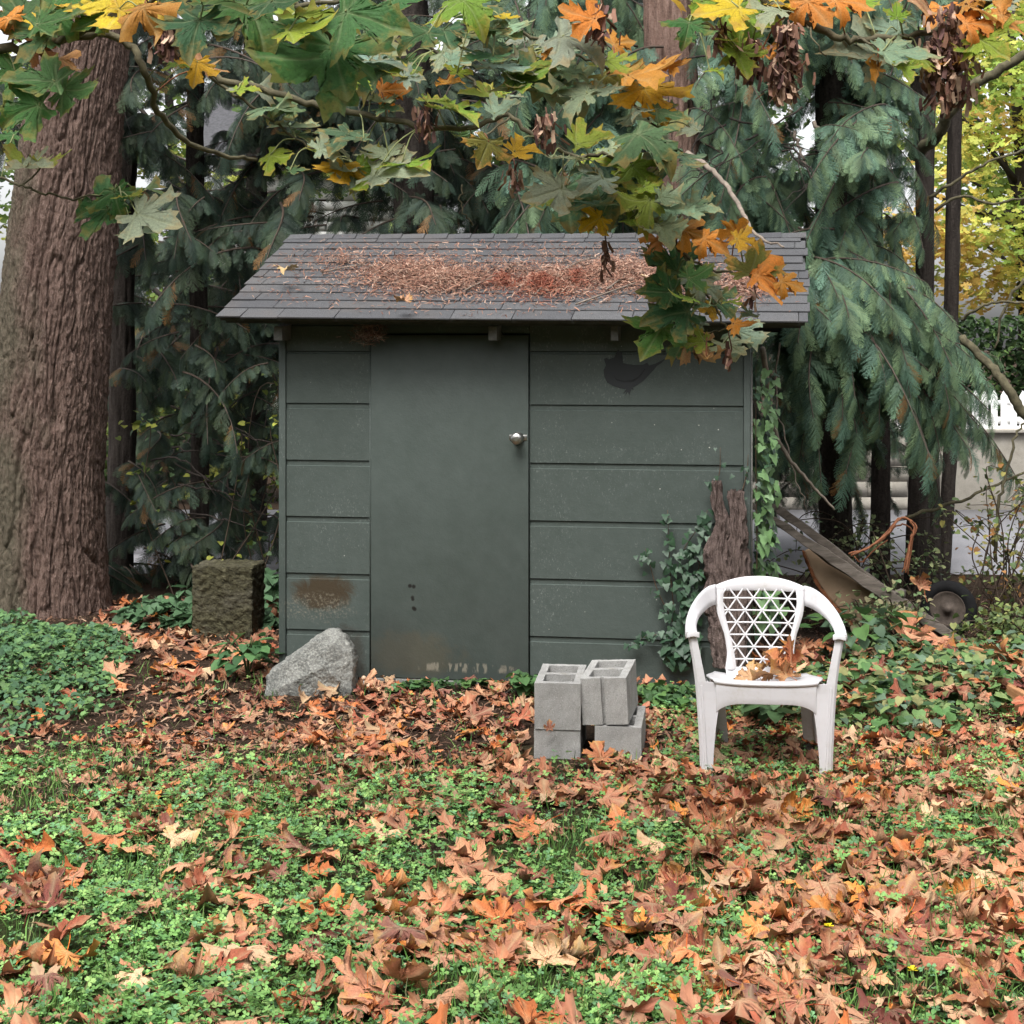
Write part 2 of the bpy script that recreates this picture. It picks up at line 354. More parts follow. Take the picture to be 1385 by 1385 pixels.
M = dict(paint=mat_paint('green grey paint'), door=mat_paint('door paint', True), leaf=mat_leaf('maple leaf blade', .42),
         dead=mat_leaf('fallen leaf blade', .06, .75), spray=mat_tinted('cedar foliage', .6, .22, .35, 14, 'Position', .35),
         tint=mat_tinted('plant matter', .8, .15, .3, 40), herb=mat_tinted('low herb leaves', .6, .25, .35, 25),
         dry=mat_tinted('dry litter', .9, 0, .4, 60), canopy=mat_tinted('broadleaf foliage', .6, .45, .3, 3),
         ivy=mat_tinted('ivy leaves', .5, .15, .4, 30, 'Position', .4),
         fir=mat_fir(),
         cedar=mat_bark('cedar bark', (.06, .034, .026), (.19, .115, .09), (.33, .235, .195), 1.5, 0, bump=.6),
         darkbark=mat_bark('dark bark', (.014, .011, .010), (.042, .034, .030), (.085, .072, .062), 1.2),
         slab=mat_bark('loose bark', (.045, .030, .027), (.17, .12, .105), (.36, .28, .25), 3.2, bump=1.),
         twig=mat_simple('grey twig', (.19, .155, .125), .9, .4, 20), mosstwig=mat_simple('mossy branch', (.085, .075, .045), .95, .5, 25, .6),
         shingle=mat_shingle(), conc=mat_concrete(), rock=mat_rock(), moss=mat_moss(), soil=mat_soil(), road=mat_road(),
         plastic=mat_plastic(), steel=mat_simple('dull steel', (.45, .44, .42), .35, .25, 30, .1, .001, metal=1.0),
         white=mat_simple('white fence paint', (.78, .78, .77), .6, .06, 10, .1), handle=mat_wood('weathered grey wood', (.06, .05, .042), (.24, .205, .175)),
         plank=mat_wood('orange brown plank', (.20, .085, .035), (.46, .24, .12)), tray=mat_wood('rusty tan tray', (.20, .135, .085), (.36, .26, .175), (3, 3, 3)),
         rubber=mat_simple('black rubber', (.010, .010, .0105), .9, .3, 20, .3, spec=.12), rust=mat_simple('rusty wire', (.20, .075, .032), .8, .4, 40, .5),
         black=NT('black paint').m, wallc=mat_concrete('retaining wall concrete', (.24, .22, .185), (.36, .335, .29)),
         clap=mat_simple('pale clapboard', (.62, .62, .60), .7, .08, 4, .2), roofdark=mat_simple('dark roofing', (.06, .06, .065), .9, .3, 20),
         glass=mat_simple('dark window glass', (.05, .06, .07), .15, .2, 3, 0), eave=mat_simple('grey eave wood', (.055, .058, .056), .8, .3, 20),
         greywood=mat_simple('bare grey wood', (.13, .13, .12), .85, .3, 20), samara=mat_tinted('maple seeds', .75, .12, .4, 50))
M['black'].node_tree.nodes['Principled BSDF'].inputs['Base Color'].default_value = (.030, .033, .035, 1)

# ------------------------------------------------------------------ setting
def ground():
    xs = np.concatenate([np.linspace(-120, -6, 24), np.linspace(-5.6, 5.6, 150), np.linspace(6, 120, 24)])
    ys = np.concatenate([np.linspace(-60, 1.5, 16), np.linspace(2, 13, 150), np.linspace(13.5, 200, 40)])
    X, Y = np.meshgrid(xs, ys)
    Z = gh(X, Y)+.012*fbm(X*5, Y*5, 0, 3)*(np.abs(X) < 6)*(Y > 2)*(Y < 12)
    v = np.stack([X, Y, Z], -1).reshape(-1, 3); nx = len(xs)
    i, j = np.meshgrid(np.arange(nx-1), np.arange(len(ys)-1)); a = (j*nx+i).ravel()
    link('ground', big_mesh('ground', v, np.stack([a, a+1, a+nx+1, a+nx], 1), smooth=True), M['soil'], kind='structure')
ground()
o = box('road', -60, 60, 11.9, 16.05, -.2, .03, M['road'], kind='structure')
# ------------------------------------------------------------------ garden shed
TH = radians(9); WW = 2.44; YR = 7.97; YL = YR+WW*sin(TH); XL = (379-CX)/F*YL
shed = thing('garden_shed', 'dark green grey wooden shed with needle strewn shingle roof and plain door', 'shed', (XL, YL, 0), -TH)
SW = Matrix.Translation((XL, YL, 0)) @ Matrix.Rotation(-TH, 4, 'Z')
def LW(px, py, ly=0.0):
    """shed local (x, z) of the photo pixel on the local plane y = ly"""
    ox, oy = XL+ly*sin(TH), YL+ly*cos(TH); r = (px-CX)/F
    lx = (r*oy-ox)/(cos(TH)+r*sin(TH)); Y = oy-lx*sin(TH)
    return lx, CH-(py-HY)/F*Y
def shed_local(name, v, f, mat, parent=shed, **k): return link(name, pymesh(name, v, f), mat, parent, **k)
DX0, DX1 = LW(503, 600)[0], LW(715.5, 600)[0]
ZT = 1.845
zl = [0.0, .243, .538, .835, 1.13, 1.428, 1.70, ZT+.02]
wall = box('front_wall', .02, WW-.02, .02, .05, 0, ZT, M['paint'], shed)
T = .022
def boards(x0, x1, dz=0):
    for i in range(7):
        a, b = zl[i]+dz, min(zl[i+1]+dz, ZT)
        # board face with a rabbeted strip at its top, shadow gap below
        lip = .028 if i < 5 else .012
        if b-a < .02: continue
        pts = [(-.0, a+.004), (-.0, b-lip), (.0085, b-lip+.003), (.0085, b), (T-.003, b), (T-.003, a+.004)]
        v = [(x0, -T+p[0]+.019, p[1]) for p in pts]+[(x1, -T+p[0]+.019, p[1]) for p in pts]
        n = len(pts); f = [tuple(range(n-1, -1, -1)), tuple(range(n, 2*n))]+[(i_, (i_+1) % n, (i_+1) % n+n, i_+n) for i_ in range(n)]
        shed_local('siding_board', v, f, M['paint'], wall)
boards(.035, DX0-.012)
boards(DX1+.006, WW-.032)
box('corner_trim', -.004, .033, -.014, .03, 0, ZT, M['paint'], shed, .003)
box('corner_trim', WW-.030, WW+.004, -.018, .028, 0, ZT, M['paint'], shed, .003)
box('door_jamb', DX0-.011, DX0-.004, -.008, .0195, 0, ZT-.05, M['paint'], shed)
box('header_board', DX0-.010, DX1+.004, -.006, .0195, 1.795, ZT, M['paint'], shed, .002)
door = box('door', DX0, DX1, -.022, .012, .012, 1.787, M['door'], shed, .003)
box('door_sill', DX0-.01, DX1+.01, -.035, .02, -.03, .008, M['greywood'], shed, .004)
for nm, x0, x1, y0, y1, mm in (('side_wall', WW-.028, WW, .03, 1.78, 'paint'), ('side_wall', 0, .028, .03, 1.78, 'paint'), ('rear_wall', .028, WW-.028, 1.75, 1.78, 'paint')):
    box(nm, x0, x1, y0, y1, 0, 1.86, M[mm], shed)
# knob with hasp
kx, kz = LW(702, 592)
hp = box('hasp', kx-.048, kx+.045, -.0255, -.0225, kz-.012, kz+.016, M['steel'], door, .002)
lat = [(0, .0), (.030, 0), (.031, .006), (.017, .012), (.013, .03), (.020, .038), (.030, .047), (.031, .058), (.026, .067), (.012, .071), (0, .0715)]
S = 24; v = [(kx+r*cos(a*2*pi/S), -.028-y, kz+r*sin(a*2*pi/S)) for r, y in lat for a in range(S)]
f = [(i*S+a, i*S+(a+1) % S, (i+1)*S+(a+1) % S, (i+1)*S+a) for i in range(len(lat)-1) for a in range(S)]
link('knob', pymesh('knob', v, f, True), M['steel'], door)
v2 = [(kx+r*cos(a*2*pi/16), y, kz+r*sin(a*2*pi/16)) for r, y in ((0, -.1), (.010, -.1), (.012, -.094)) for a in range(16)]
link('key_cylinder', pymesh('key', v2, [(i*16+a, i*16+(a+1) % 16, (i+1)*16+(a+1) % 16, (i+1)*16+a) for i in range(2) for a in range(16)]), M['steel'], door)
# bird silhouette painted black on the wall: a flat print, with darker wing line
def decal(name, pts, mat, y=-.0075):
    q = [LW(780+a/9.233, 440+b/9.233, y) for a, b in pts]
    v, f = prism_arr(q, y, y+.0015); return shed_local(name, v, f, mat, wall)
bird = [(340, 420), (375, 405), (400, 425), (470, 400), (500, 330), (520, 300), (540, 335), (560, 330), (575, 400), (580, 470), (640, 485), (740, 495), (830, 490), (880, 465), (905, 500), (980, 480), (1060, 440), (1130, 400),
        (1060, 470), (1000, 510), (960, 560), (900, 625), (840, 690), (760, 745), (700, 780), (715, 800), (680, 800), (655, 880), (640, 830), (605, 880), (625, 825), (575, 860), (615, 800), (540, 785), (450, 755), (380, 715), (345, 640), (335, 560), (365, 500)]
decal('painted_bird', bird, M['black'], -.0052)
wing = [(455, 615), (500, 670), (590, 690), (700, 680), (770, 640), (850, 540), (862, 545), (800, 640), (710, 700), (600, 712), (500, 690)]
M['bk2'] = mat_simple('deep black paint', (.017, .018, .019), .7, .2, 20); decal('painted_wing_line', wing, M['bk2'], -.0068)

# roof: ruled between eave line and ridge line
EY, RY = -.27, .92
eL, eR = LW(293, 430, EY), LW(1092, 437, EY); rL, rR = LW(393, 322, RY), LW(1091, 320, RY)
ez, rz = (eL[1]+eR[1])/2, (rL[1]+rR[1])/2
eA, eB = Vector((eL[0], EY, eL[1])), Vector((eR[0], EY, eR[1])); rA, rB = Vector((rL[0], RY, rL[1])), Vector((rR[0], RY, rR[1]))
def RP(s, t, h=0.0):
    p = (eA.lerp(eB, s)).lerp(rA.lerp(rB, s), t); p.y += 0; return p+Vector((0, -.36, .93))*h
def slab(name, s0, s1, t0, t1, h0, h1, mat, parent, lift0=0.0):
    c = [(s0, t0, lift0), (s1, t0, lift0), (s1, t1, 0), (s0, t1, 0)]
    v = [RP(s, t, h0+l) for s, t, l in c]+[RP(s, t, h1+l) for s, t, l in c]
    return shed_local(name, v, [(3, 2, 1, 0), (4, 5, 6, 7), (0, 1, 5, 4), (1, 2, 6, 5), (2, 3, 7, 6), (3, 0, 4, 7)], mat, parent)
roof = slab('roof', .004, .996, .012, 1.0, -.020, -.004, M['eave'], shed)
# rear slope
v = [rA+Vector((0, .004, -.008)), rB+Vector((0, .004, -.008)), rB+Vector((0, 1.15, -.5)), rA+Vector((.05, 1.15, -.5))]
v = v+[p-Vector((0, 0, .03)) for p in v]
shed_local('rear_slope', v, [(0, 1, 2, 3), (7, 6, 5, 4), (0, 4, 5, 1), (1, 5, 6, 2), (2, 6, 7, 3), (3, 7, 4, 0)], M['roofdark'], shed)
random.seed(5); NC = 11
for c in range(NC):
    t0, t1 = c/NC-.012*(c == 0), (c+1)/NC+.02
    s = -random.uniform(.0, .09); first = True
    while s < 1:
        wd = random.choice([.066, .1, .1, .105, .2]); a, b = max(s, -.002+random.uniform(-.003, .003)), min(s+wd, 1.002+random.uniform(-.004, .006))
        if b-a > .012: slab('shingle', a+.0007, b-.0007, t0+random.uniform(-.003, .003), t1, .0, .0065, M['shingle'], roof, .0065+random.uniform(0, .004))
        s += wd
n = 22
for i in range(n):   # ridge caps, folded pieces laid side by side
    a, b = i/n, (i+1)/n; t = .955
    p = [RP(a, t, .014), RP(b-.0008, t, .019), RP(b-.0008, 1.0, .026), RP(a, 1.0, .021)]
    q = [p[3]+Vector((0, .10, -.045)), p[2]+Vector((0, .10, -.045))]
    v = p+q; v = v+[x-Vector((0, 0, .006)) for x in v]
    shed_local('ridge_cap', v, [(0, 1, 2, 3), (3, 2, 5, 4), (9, 8, 7, 6), (10, 11, 8, 9), (0, 6, 7, 1), (1, 7, 8, 2), (2, 8, 11, 5), (4, 10, 9, 3), (3, 9, 6, 0), (5, 11, 10, 4)], M['shingle'], roof)
# fascia behind the drip edge, gable infill, bracket ends under the eave
v = [RP(.01, .035, -.021), RP(.99, .035, -.021), RP(.99, .035, -.021)+Vector((0, 0, -.022)), RP(.01, .035, -.021)+Vector((0, 0, -.022))]
v = v+[x+Vector((0, .02, 0)) for x in v]
shed_local('fascia', v, [(0, 3, 2, 1), (4, 5, 6, 7), (0, 1, 5, 4), (1, 2, 6, 5), (2, 3, 7, 6), (3, 0, 4, 7)], M['eave'], shed)
for x in (.03, WW-.03):
    v = [(x-.014, .06, 1.86), (x-.014, 1.77, 1.86), (x-.014, .95, 2.27), (x+.014, .06, 1.86), (x+.014, 1.77, 1.86), (x+.014, .95, 2.27)]
    shed_local('gable_panel', v, [(0, 1, 2), (5, 4, 3), (0, 3, 4, 1), (1, 4, 5, 2), (2, 5, 3, 0)], M['paint'], shed)
for px, wd in ((379, .045), (668, .042), (832, .036), (1008, .04)):
    x = LW(px, 440, -.12)[0]
    v = [(x-wd/2, -.16, 1.74+.02), (x+wd/2, -.16, 1.76), (x+wd/2, .015, 1.76), (x-wd/2, .015, 1.76)]
    v = v+[(a, b, 1.845 if b > -.1 else 1.83) for a, b, c in v]
    shed_local('rafter_end', v, [(3, 2, 1, 0), (4, 5, 6, 7), (0, 1, 5, 4), (1, 2, 6, 5), (2, 3, 7, 6), (3, 0, 4, 7)], M['greywood'], shed)
# vertical conduit strip at the right corner
box('corner_strip', WW+.006, WW+.014, -.005, .012, .25, 1.70, M['greywood'], shed)

# roof litter: needles in drifts, a redder dead frond clump, twigs
rg = np.random.default_rng(11)
def sliver(l=1., w_=.12, bend=.15): # unit length along x
    v = np.array([(-.5, -w_/2, 0), (-.5, w_/2, 0), (0, w_/2, bend), (0, -w_/2, bend), (.5, w_/4, 0), (.5, -w_/4, 0)], float)*[l, 1, 1]
    return v, np.array([(0, 3, 2, 1), (3, 5, 4, 2)])
def roof_xy(px, py):
    for _ in range(1): pass
    a, b, c, d = np.array([293, 430.]), np.array([1092, 437.]), np.array([393, 322.]), np.array([1091, 320.])
    t = np.clip((433-py)/(433-321), 0, 1); l = a[0]+(c[0]-a[0])*t; r = b[0]+(d[0]-b[0])*t
    s = (px-l)/(r-l); t2 = t*8.98/(8.98*t+7.8*(1-t)) if False else t
    # perspective correction of t between the eave and ridge depth
    ye, yr = 7.85, 8.98; t2 = t*ye/(yr*(1-t)+ye*t)
    return s, t2
mats_l = SW
def roof_pts(n, blobs):
    out = []
    while len(out) < n:
        bx, by, rx, ry, wgt = blobs[rg.choice(len(blobs), p=np.array([b[4] for b in blobs])/sum(b[4] for b in blobs))]
        a = rg.uniform(0, 2*pi); r = abs(rg.normal(0, .55)) if rx < 300 else rg.uniform(0, 1)
        px, py = bx+rx*r*cos(a), by+ry*r*sin(a)
        s, t = roof_xy(px, py)
        if .015 < s < .985 and .01 < t < .985: out.append((s, t, max(0, 1-r)))
    return np.array(out)
def roof_scatter(acc, n, blobs, ln, wd, cols, pile=.02, tiltmax=.5):
    q = roof_pts(n, blobs); A = np.array([tuple(RP(s, t, .016)) for s, t, k in q])
    A[:, 2] += rg.uniform(0, 1, n)*pile*q[:, 2]
    tv, tf = sliver(1, wd, .06); L = rg.uniform(*ln, n)
    R = rotm(rg.uniform(0, 2*pi, n), .38+rg.normal(0, tiltmax*.3, n), rg.normal(0, tiltmax*.4, n))
    Ra = rotm([0.0], [.40], [0.0])[0]; R = Ra[None] @ rotm(rg.uniform(0, 2*pi, n), rg.normal(0, tiltmax*.35, n), rg.normal(0, tiltmax*.35, n))
    ci = np.array(cols)[rg.integers(0, len(cols), n)]*rg.uniform(.6, 1.25, (n, 1))
    v, f, t = scatter(tv, tf, A, R, L, ci); acc.add(v, f, t)
blobs = [(560, 375, 85, 26, 4.5), (610, 385, 80, 20, 4), (850, 375, 90, 26, 5), (760, 385, 70, 25, 2), (940, 385, 60, 25, 2), (1010, 392, 45, 22, 1.3), (700, 372, 330, 45, 1.5), (660, 380, 380, 52, 1.6), (470, 360, 120, 40, .5)]
acc = Acc(); roof_scatter(acc, 36000, blobs, (.012, .038), .13, [(.27, .145, .10), (.20, .095, .066), (.38, .25, .185), (.12, .055, .04), (.30, .16, .11), (.17, .11, .085)], .05, 1.1)
o = link('needle_litter', acc.mesh('needle_litter'), M['dry'], kind='stuff', label='red brown cedar needles lying in drifts over the shed roof'); o.matrix_world = SW
acc = Acc(); roof_scatter(acc, 2600, [(745, 392, 55, 22, 3), (790, 385, 40, 18, 1), (690, 388, 35, 12, 1)], (.02, .05), .07, [(.28, .085, .052), (.20, .065, .045), (.33, .14, .09)], .07, 2.2)
o = link('dead_frond_clump', acc.mesh('dead_frond_clump'), M['dry'], kind='stuff', label='brighter red dead cedar frond heaped mid roof'); o.matrix_world = SW
for i, (pa, ln, cl) in enumerate([([(735, 405), (760, 380), (795, 360), (830, 352)], 1, 'pale bent twig lying across the needles above the door'), ([(830, 398), (855, 380), (872, 372), (905, 386)], 1, 'forked pale twig among needles right of the roof middle'),
                                  ([(790, 418), (860, 392), (930, 370)], 1, 'long thin twig on the roof near its front middle'), ([(440, 376), (500, 366), (560, 380)], 1, 'thin twig on the left part of the shingle roof'), ([(640, 400), (690, 374), (720, 360)], 1, 'thin dark twig between the two needle drifts')]):
    pts = []
    for px, py in pa: s, t = roof_xy(px, py); pts.append(RP(s, t, .03))
    V, Fq = tube_arr(smooth_path(pts, 4), np.linspace(.005, .002, len(pa)*4-3), 5)
    o = link('roof_twig', big_mesh('roof_twig', V, Fq), M['twig'], label=cl, category='twig', group='twigs lying on the shed roof'); o.matrix_world = SW
# debris nest caught under the eave
acc = Acc(); n = 420; c = np.array([*(LW(500, 441, -.1)[:1]), -.1, 1.80])
pos = c+rg.normal(0, 1, (n, 3))*[.045, .03, .026]; pos[:, 2] = np.minimum(pos[:, 2], 1.835)
tv, tf = sliver(1, .05, .2); v, f, t = scatter(tv, tf, pos, rotm(rg.uniform(0, 6, n), rg.uniform(0, 6, n), rg.uniform(0, 6, n)), rg.uniform(.02, .06, n), np.array([(.17, .10, .075), (.10, .055, .045), (.26, .18, .14)])[rg.integers(0, 3, n)])
acc.add(v, f, t); o = link('debris_nest', acc.mesh('debris_nest'), M['dry'], label='ragged clump of dry needles caught under the eave above the door corner', kind='stuff'); o.matrix_world = SW

# ------------------------------------------------------------------ fir trunk on the left
def trunk_mesh(name, axis, radii, nz, nt_, amp, fu, fz, seed, flare=None):
    """axis: list of (z, x, y); radii interpolated; furrowed bark displaced"""
    ax = np.array(axis, float); z = np.linspace(ax[0, 0], ax[-1, 0], nz)
    cx, cy, r = np.interp(z, ax[:, 0], ax[:, 1]), np.interp(z, ax[:, 0], ax[:, 2]), np.interp(z, ax[:, 0], radii)
    th = np.arange(nt_)*2*pi/nt_; Z, TT = np.meshgrid(z, th, indexing='ij'); R = np.repeat(r[:, None], nt_, 1)
    ux, uy = np.cos(TT), np.sin(TT); warp = .28*fbm(ux*2+seed, uy*2, Z*1.3, 3)
    k = fu
    a = perlin(ux*k+warp+seed, uy*k+warp, Z*fz+warp*1.2); b = perlin(ux*k*2.3+warp*2+9, uy*k*2.3+seed, Z*fz*2.6+4)
    rid = np.clip(np.abs(a)*9, 0, 1)**.8*1.0+np.clip(np.abs(b)*7, 0, 1)*.4+.30*fbm(ux*k*4, uy*k*4, Z*fz*7, 3)+.28*perlin(ux*k*11, uy*k*11, Z*fz*22)-.35
    lump = .35*fbm(ux*1.4+seed, uy*1.4, Z*.8, 3)
    D = amp*(rid-.55+lump)
    if flare is not None:
        g = np.exp(-np.maximum(Z-z[0], 0)/flare[0]); D = D+g*flare[1]*(.55+.6*perlin(ux*2.2+3, uy*2.2, 0)+.25*perlin(ux*5, uy*5, 0))
    X, Y = cx[:, None]+ux*(R+D), cy[:, None]+uy*(R+D)
    v = np.stack([X, Y, Z], -1).reshape(-1, 3)
    i, j = np.meshgrid(np.arange(nz-1), np.arange(nt_), indexing='ij'); p = (i*nt_+j).ravel(); q = (i*nt_+(j+1) % nt_).ravel()
    return big_mesh(name, v, np.stack([p, q, q+nt_, p+nt_], 1), smooth=True)
YF = 10.35
def tx(px, Y=YF): return (px-CX)/F*Y
fir = thing('fir_tree', 'massive fir tree with furrowed reddish brown bark at the left edge', 'tree', (tx(62), YF, 0))
bx = tx(62)
me = trunk_mesh('trunk', [(-.05, 0, 0), (.9, tx(60)-bx, 0), (1.78, tx(72)-bx, 0), (2.7, tx(90)-bx, 0), (3.7, tx(111)-bx, 0), (5.2, tx(135)-bx, 0), (7.5, tx(170)-bx, 0)], [.375, .355, .345, .315, .285, .26, .21], 760, 420, .032, 4.0, 1.3, 3.1, (.26, .07))
link('trunk', me, M['fir'], fir)

# ------------------------------------------------------------------ cedar foliage
rs = np.random.default_rng(21)
def spray_arr(L=.36, n=17, W=.15, rng=rs):
    V, Fc = [], []
    def tri(a, b, c): k = len(V); V.extend([a, b, c]); Fc.append((k, k+1, k+2))
    for i in range(n):
        s = (i+.6)/n; base = np.array([0, s*L, 0])
        for side in (-1, 1):
            ln = W*(sin(pi*min(1, s*.82+.16))**.9)*rng.uniform(.7, 1.15)*(1-.2*s)
            a = radians(rng.uniform(32, 50)); d = np.array([side*sin(a), cos(a), 0]); pr = np.array([d[1], -d[0], 0])
            tri(base-pr*.0016, base+pr*.0016, base+d*ln)
            m = max(2, int(ln/.0105))
            for j in range(m):
                q = base+d*ln*(j+.4)/m
                for sg in (-1, 1):
                    if rng.random() < .12: continue
                    e = d*cos(.55)+pr*sg*sin(.55); l = .019*(1-.5*j/m)*rng.uniform(.7, 1.25); pe = np.array([e[1], -e[0], 0])*.0034
                    tri(q-pe, q+pe, q+e*l)
    tri(np.array([-.003, 0, 0]), np.array([.003, 0, 0]), np.array([0, L, 0]))
    V = np.array(V); V[:, 2] += -.9*V[:, 1]**2-2.5*V[:, 0]**2+rng.normal(0, .0015, len(V))
    return V, np.array(Fc)
SPR = [spray_arr(rs.uniform(.30, .42), 17, rs.uniform(.12, .17)) for _ in range(4)]
def frame(d, up):
    """matrix with columns x, y=d, z~up"""
    d = nrm(d); x = nrm(np.cross(d, up)); return np.stack([x, d, np.cross(x, d)], 1)
def bough_mesh(i, length, hang, nsp, small=.68, tone=1.0):
    """limb along +X drooping, sprays to both sides and hanging"""
    acc = Acc(); s = np.linspace(0, 1, 9); ax = np.stack([s*length*.86, .05*np.sin(s*4+i), -hang*s**2*length*.55+.05*s], 1)
    V, Fq = tube_arr(ax, np.linspace(.012, .003, 9), 5, False); acc.add(V, Fq, (.075, .055, .042))
    for k in range(nsp):
        u = (k+rs.uniform(0, 1))/nsp*.95+.06; u = min(u, 1); side = -1 if k % 2 else 1
        p = np.array([np.interp(u, s, ax[:, c]) for c in range(3)]); tdir = nrm(ax[min(8, int(u*8)+1)]-ax[max(0, int(u*8)-1)])
        a = radians(rs.uniform(25, 75))*(1-.75*u**3)
        d = nrm(tdir*cos(a)+np.array([0, side, 0])*sin(a)+np.array([0, 0, -1])*rs.uniform(.1, .55+hang*.7))
        R = frame(d, np.array([rs.normal(0, .3)+.35, rs.normal(0, .35), 1.])); tv, tf = SPR[rs.integers(0, 4)]
        sc = rs.uniform(.7, 1.2)*(1-.25*u)*small
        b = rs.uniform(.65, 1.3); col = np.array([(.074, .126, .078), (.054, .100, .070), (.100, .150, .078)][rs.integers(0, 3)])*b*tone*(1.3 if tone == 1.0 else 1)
        if rs.random() < .022: col = np.array((.16, .085, .03))
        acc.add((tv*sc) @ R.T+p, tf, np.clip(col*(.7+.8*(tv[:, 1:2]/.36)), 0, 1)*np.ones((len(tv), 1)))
    return acc.mesh('bough')
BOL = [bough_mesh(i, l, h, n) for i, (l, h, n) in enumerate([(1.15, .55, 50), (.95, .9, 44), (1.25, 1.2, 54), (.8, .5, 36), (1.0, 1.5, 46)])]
BO_SHADED = [bough_mesh(i, l, h, n, .58, .43) for i, (l, h, n) in enumerate([(1.1, .35, 46), (.95, .6, 40), (1.2, .9, 48), (.8, .3, 34)])]  # cedars left and behind: canopy shade put into a darker foliage colour
for m_ in BOL+BO_SHADED: m_.materials.append(M['spray'])
BO = BOL
def add_bough(tree, px, py, Y, yaw, sc=1.0, pitch=0.0, var=None, roll=0.0):
    m_ = BO[rs.integers(0, len(BO)) if var is None else var]
    o = bpy.data.objects.new('bough', m_); C.objects.link(o); o.parent = tree
    o.location = P(px, py, Y)-tree.location; o.rotation_euler = (roll, pitch, yaw); o.scale = (sc, sc*random.choice((-1, 1)), sc)
    return o
def simple_trunk(tree, name, pts, radii, mat, seed=0, nz=90, nt_=48, amp=.018, fu=3, fz=1.1):
    L0 = tree.location; ax = [(p.z, p.x-L0.x, p.y-L0.y) for p in pts]
    return link(name, trunk_mesh(name, ax, radii, nz, nt_, amp, fu, fz, seed), mat, tree)
random.seed(31)
def in_poly(x, y, poly):
    c = False; n = len(poly)
    for i in range(n):
        x1, y1 = poly[i]; x2, y2 = poly[(i+1) % n]
        if (y1 > y) != (y2 > y) and x < (x2-x1)*(y-y1)/(y2-y1)+x1: c = not c
    return c
def fill_boughs(tree, poly, n, Y0, Y1, yawc=-pi/2, yaws=1.2, sc=(.7, 1.1), holes=()):
    xs, ys = [p[0] for p in poly], [p[1] for p in poly]; k = 0; tries = 0
    while k < n and tries < n*60:
        tries += 1; x, y = random.uniform(min(xs), max(xs)), random.uniform(min(ys), max(ys))
        if not in_poly(x, y, poly): continue
        if any((x-a)**2/(c*c)+(y-b)**2/(d*d) < 1 for a, b, c, d in holes): continue
        Y = random.uniform(Y0, Y1); yaw = yawc+random.uniform(-yaws, yaws); s_ = random.uniform(*sc)
        # bough starts at the back: shift so that its middle stands over the chosen point
        X = (x-CX)/F*Y; Z = CH-(y-HY)/F*Y
        o = add_bough(tree, 0, 0, 1, yaw, s_, random.uniform(-.15, .35), None, random.uniform(-.3, .3))
        o.location = Vector((X-cos(yaw)*.45*s_, Y-sin(yaw)*.45*s_, Z+.22*s_))-tree.location
        k += 1
def tree_thing(name, label, px, Y, group=None): return thing(name, label, 'tree', (tx(px, Y), Y, 0), 0, group)
def up_trunk(tree, px0, px1, Y, r0, r1, ztop=6.5, mat='darkbark', seed=1., pybot=None, amp=.018, **k):
    q_ = 5 if r0 < .13 else 1; pts = [P(px0, HY+CH*F/Y+20, Y), P((px0*2+px1)/3+random.uniform(-q_, q_), 600, Y), P((px0+px1)/2+random.uniform(-q_, q_), 420, Y), P((px0+px1*2)/3+random.uniform(-q_, q_), 220, Y), P(px1+random.uniform(-q_, q_), 20, Y)]
    top = pts[-1]+(pts[-1]-pts[-2])*((ztop-pts[-1].z)/(pts[-1].z-pts[-2].z)); pts.append(top)
    return simple_trunk(tree, 'trunk', pts, [r0, (r0*2+r1)/3, (r0+r1)/2, (r0+r1*2)/3, r1, r1*.6], M[mat], seed, amp=amp, **k)
# right hand cedar beside the shed
cr = tree_thing('cedar_tree', 'big drooping cedar filling the space right of the shed', 1140, 10.6)
up_trunk(cr, 1136, 1120, 10.6, .105, .09, seed=2.)
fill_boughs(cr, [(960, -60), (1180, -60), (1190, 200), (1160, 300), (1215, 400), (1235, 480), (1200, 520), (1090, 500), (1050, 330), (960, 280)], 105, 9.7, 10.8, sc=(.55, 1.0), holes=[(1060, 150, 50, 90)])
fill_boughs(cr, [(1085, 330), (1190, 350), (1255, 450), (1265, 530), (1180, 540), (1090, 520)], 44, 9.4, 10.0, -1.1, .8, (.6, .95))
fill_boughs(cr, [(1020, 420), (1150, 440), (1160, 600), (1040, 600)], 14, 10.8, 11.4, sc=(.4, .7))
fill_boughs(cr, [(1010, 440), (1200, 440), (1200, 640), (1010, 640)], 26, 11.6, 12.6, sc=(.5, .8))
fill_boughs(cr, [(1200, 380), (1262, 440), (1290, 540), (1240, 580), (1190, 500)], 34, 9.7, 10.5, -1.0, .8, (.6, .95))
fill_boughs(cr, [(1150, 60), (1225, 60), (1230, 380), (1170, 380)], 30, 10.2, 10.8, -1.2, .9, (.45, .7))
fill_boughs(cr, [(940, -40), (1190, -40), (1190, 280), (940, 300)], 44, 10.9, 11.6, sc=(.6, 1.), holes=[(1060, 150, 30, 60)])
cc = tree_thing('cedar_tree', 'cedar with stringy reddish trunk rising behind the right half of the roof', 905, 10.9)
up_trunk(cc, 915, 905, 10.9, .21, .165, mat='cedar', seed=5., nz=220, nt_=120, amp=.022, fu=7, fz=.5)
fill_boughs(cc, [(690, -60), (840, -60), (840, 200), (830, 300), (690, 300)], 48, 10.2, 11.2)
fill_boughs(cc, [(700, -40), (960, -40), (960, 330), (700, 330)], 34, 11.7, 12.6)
BO = BO_SHADED
cb = tree_thing('cedar_tree', 'dark cedar behind the left half of the shed roof', 560, 11.2)
up_trunk(cb, 565, 555, 11.2, .15, .12, seed=7.)
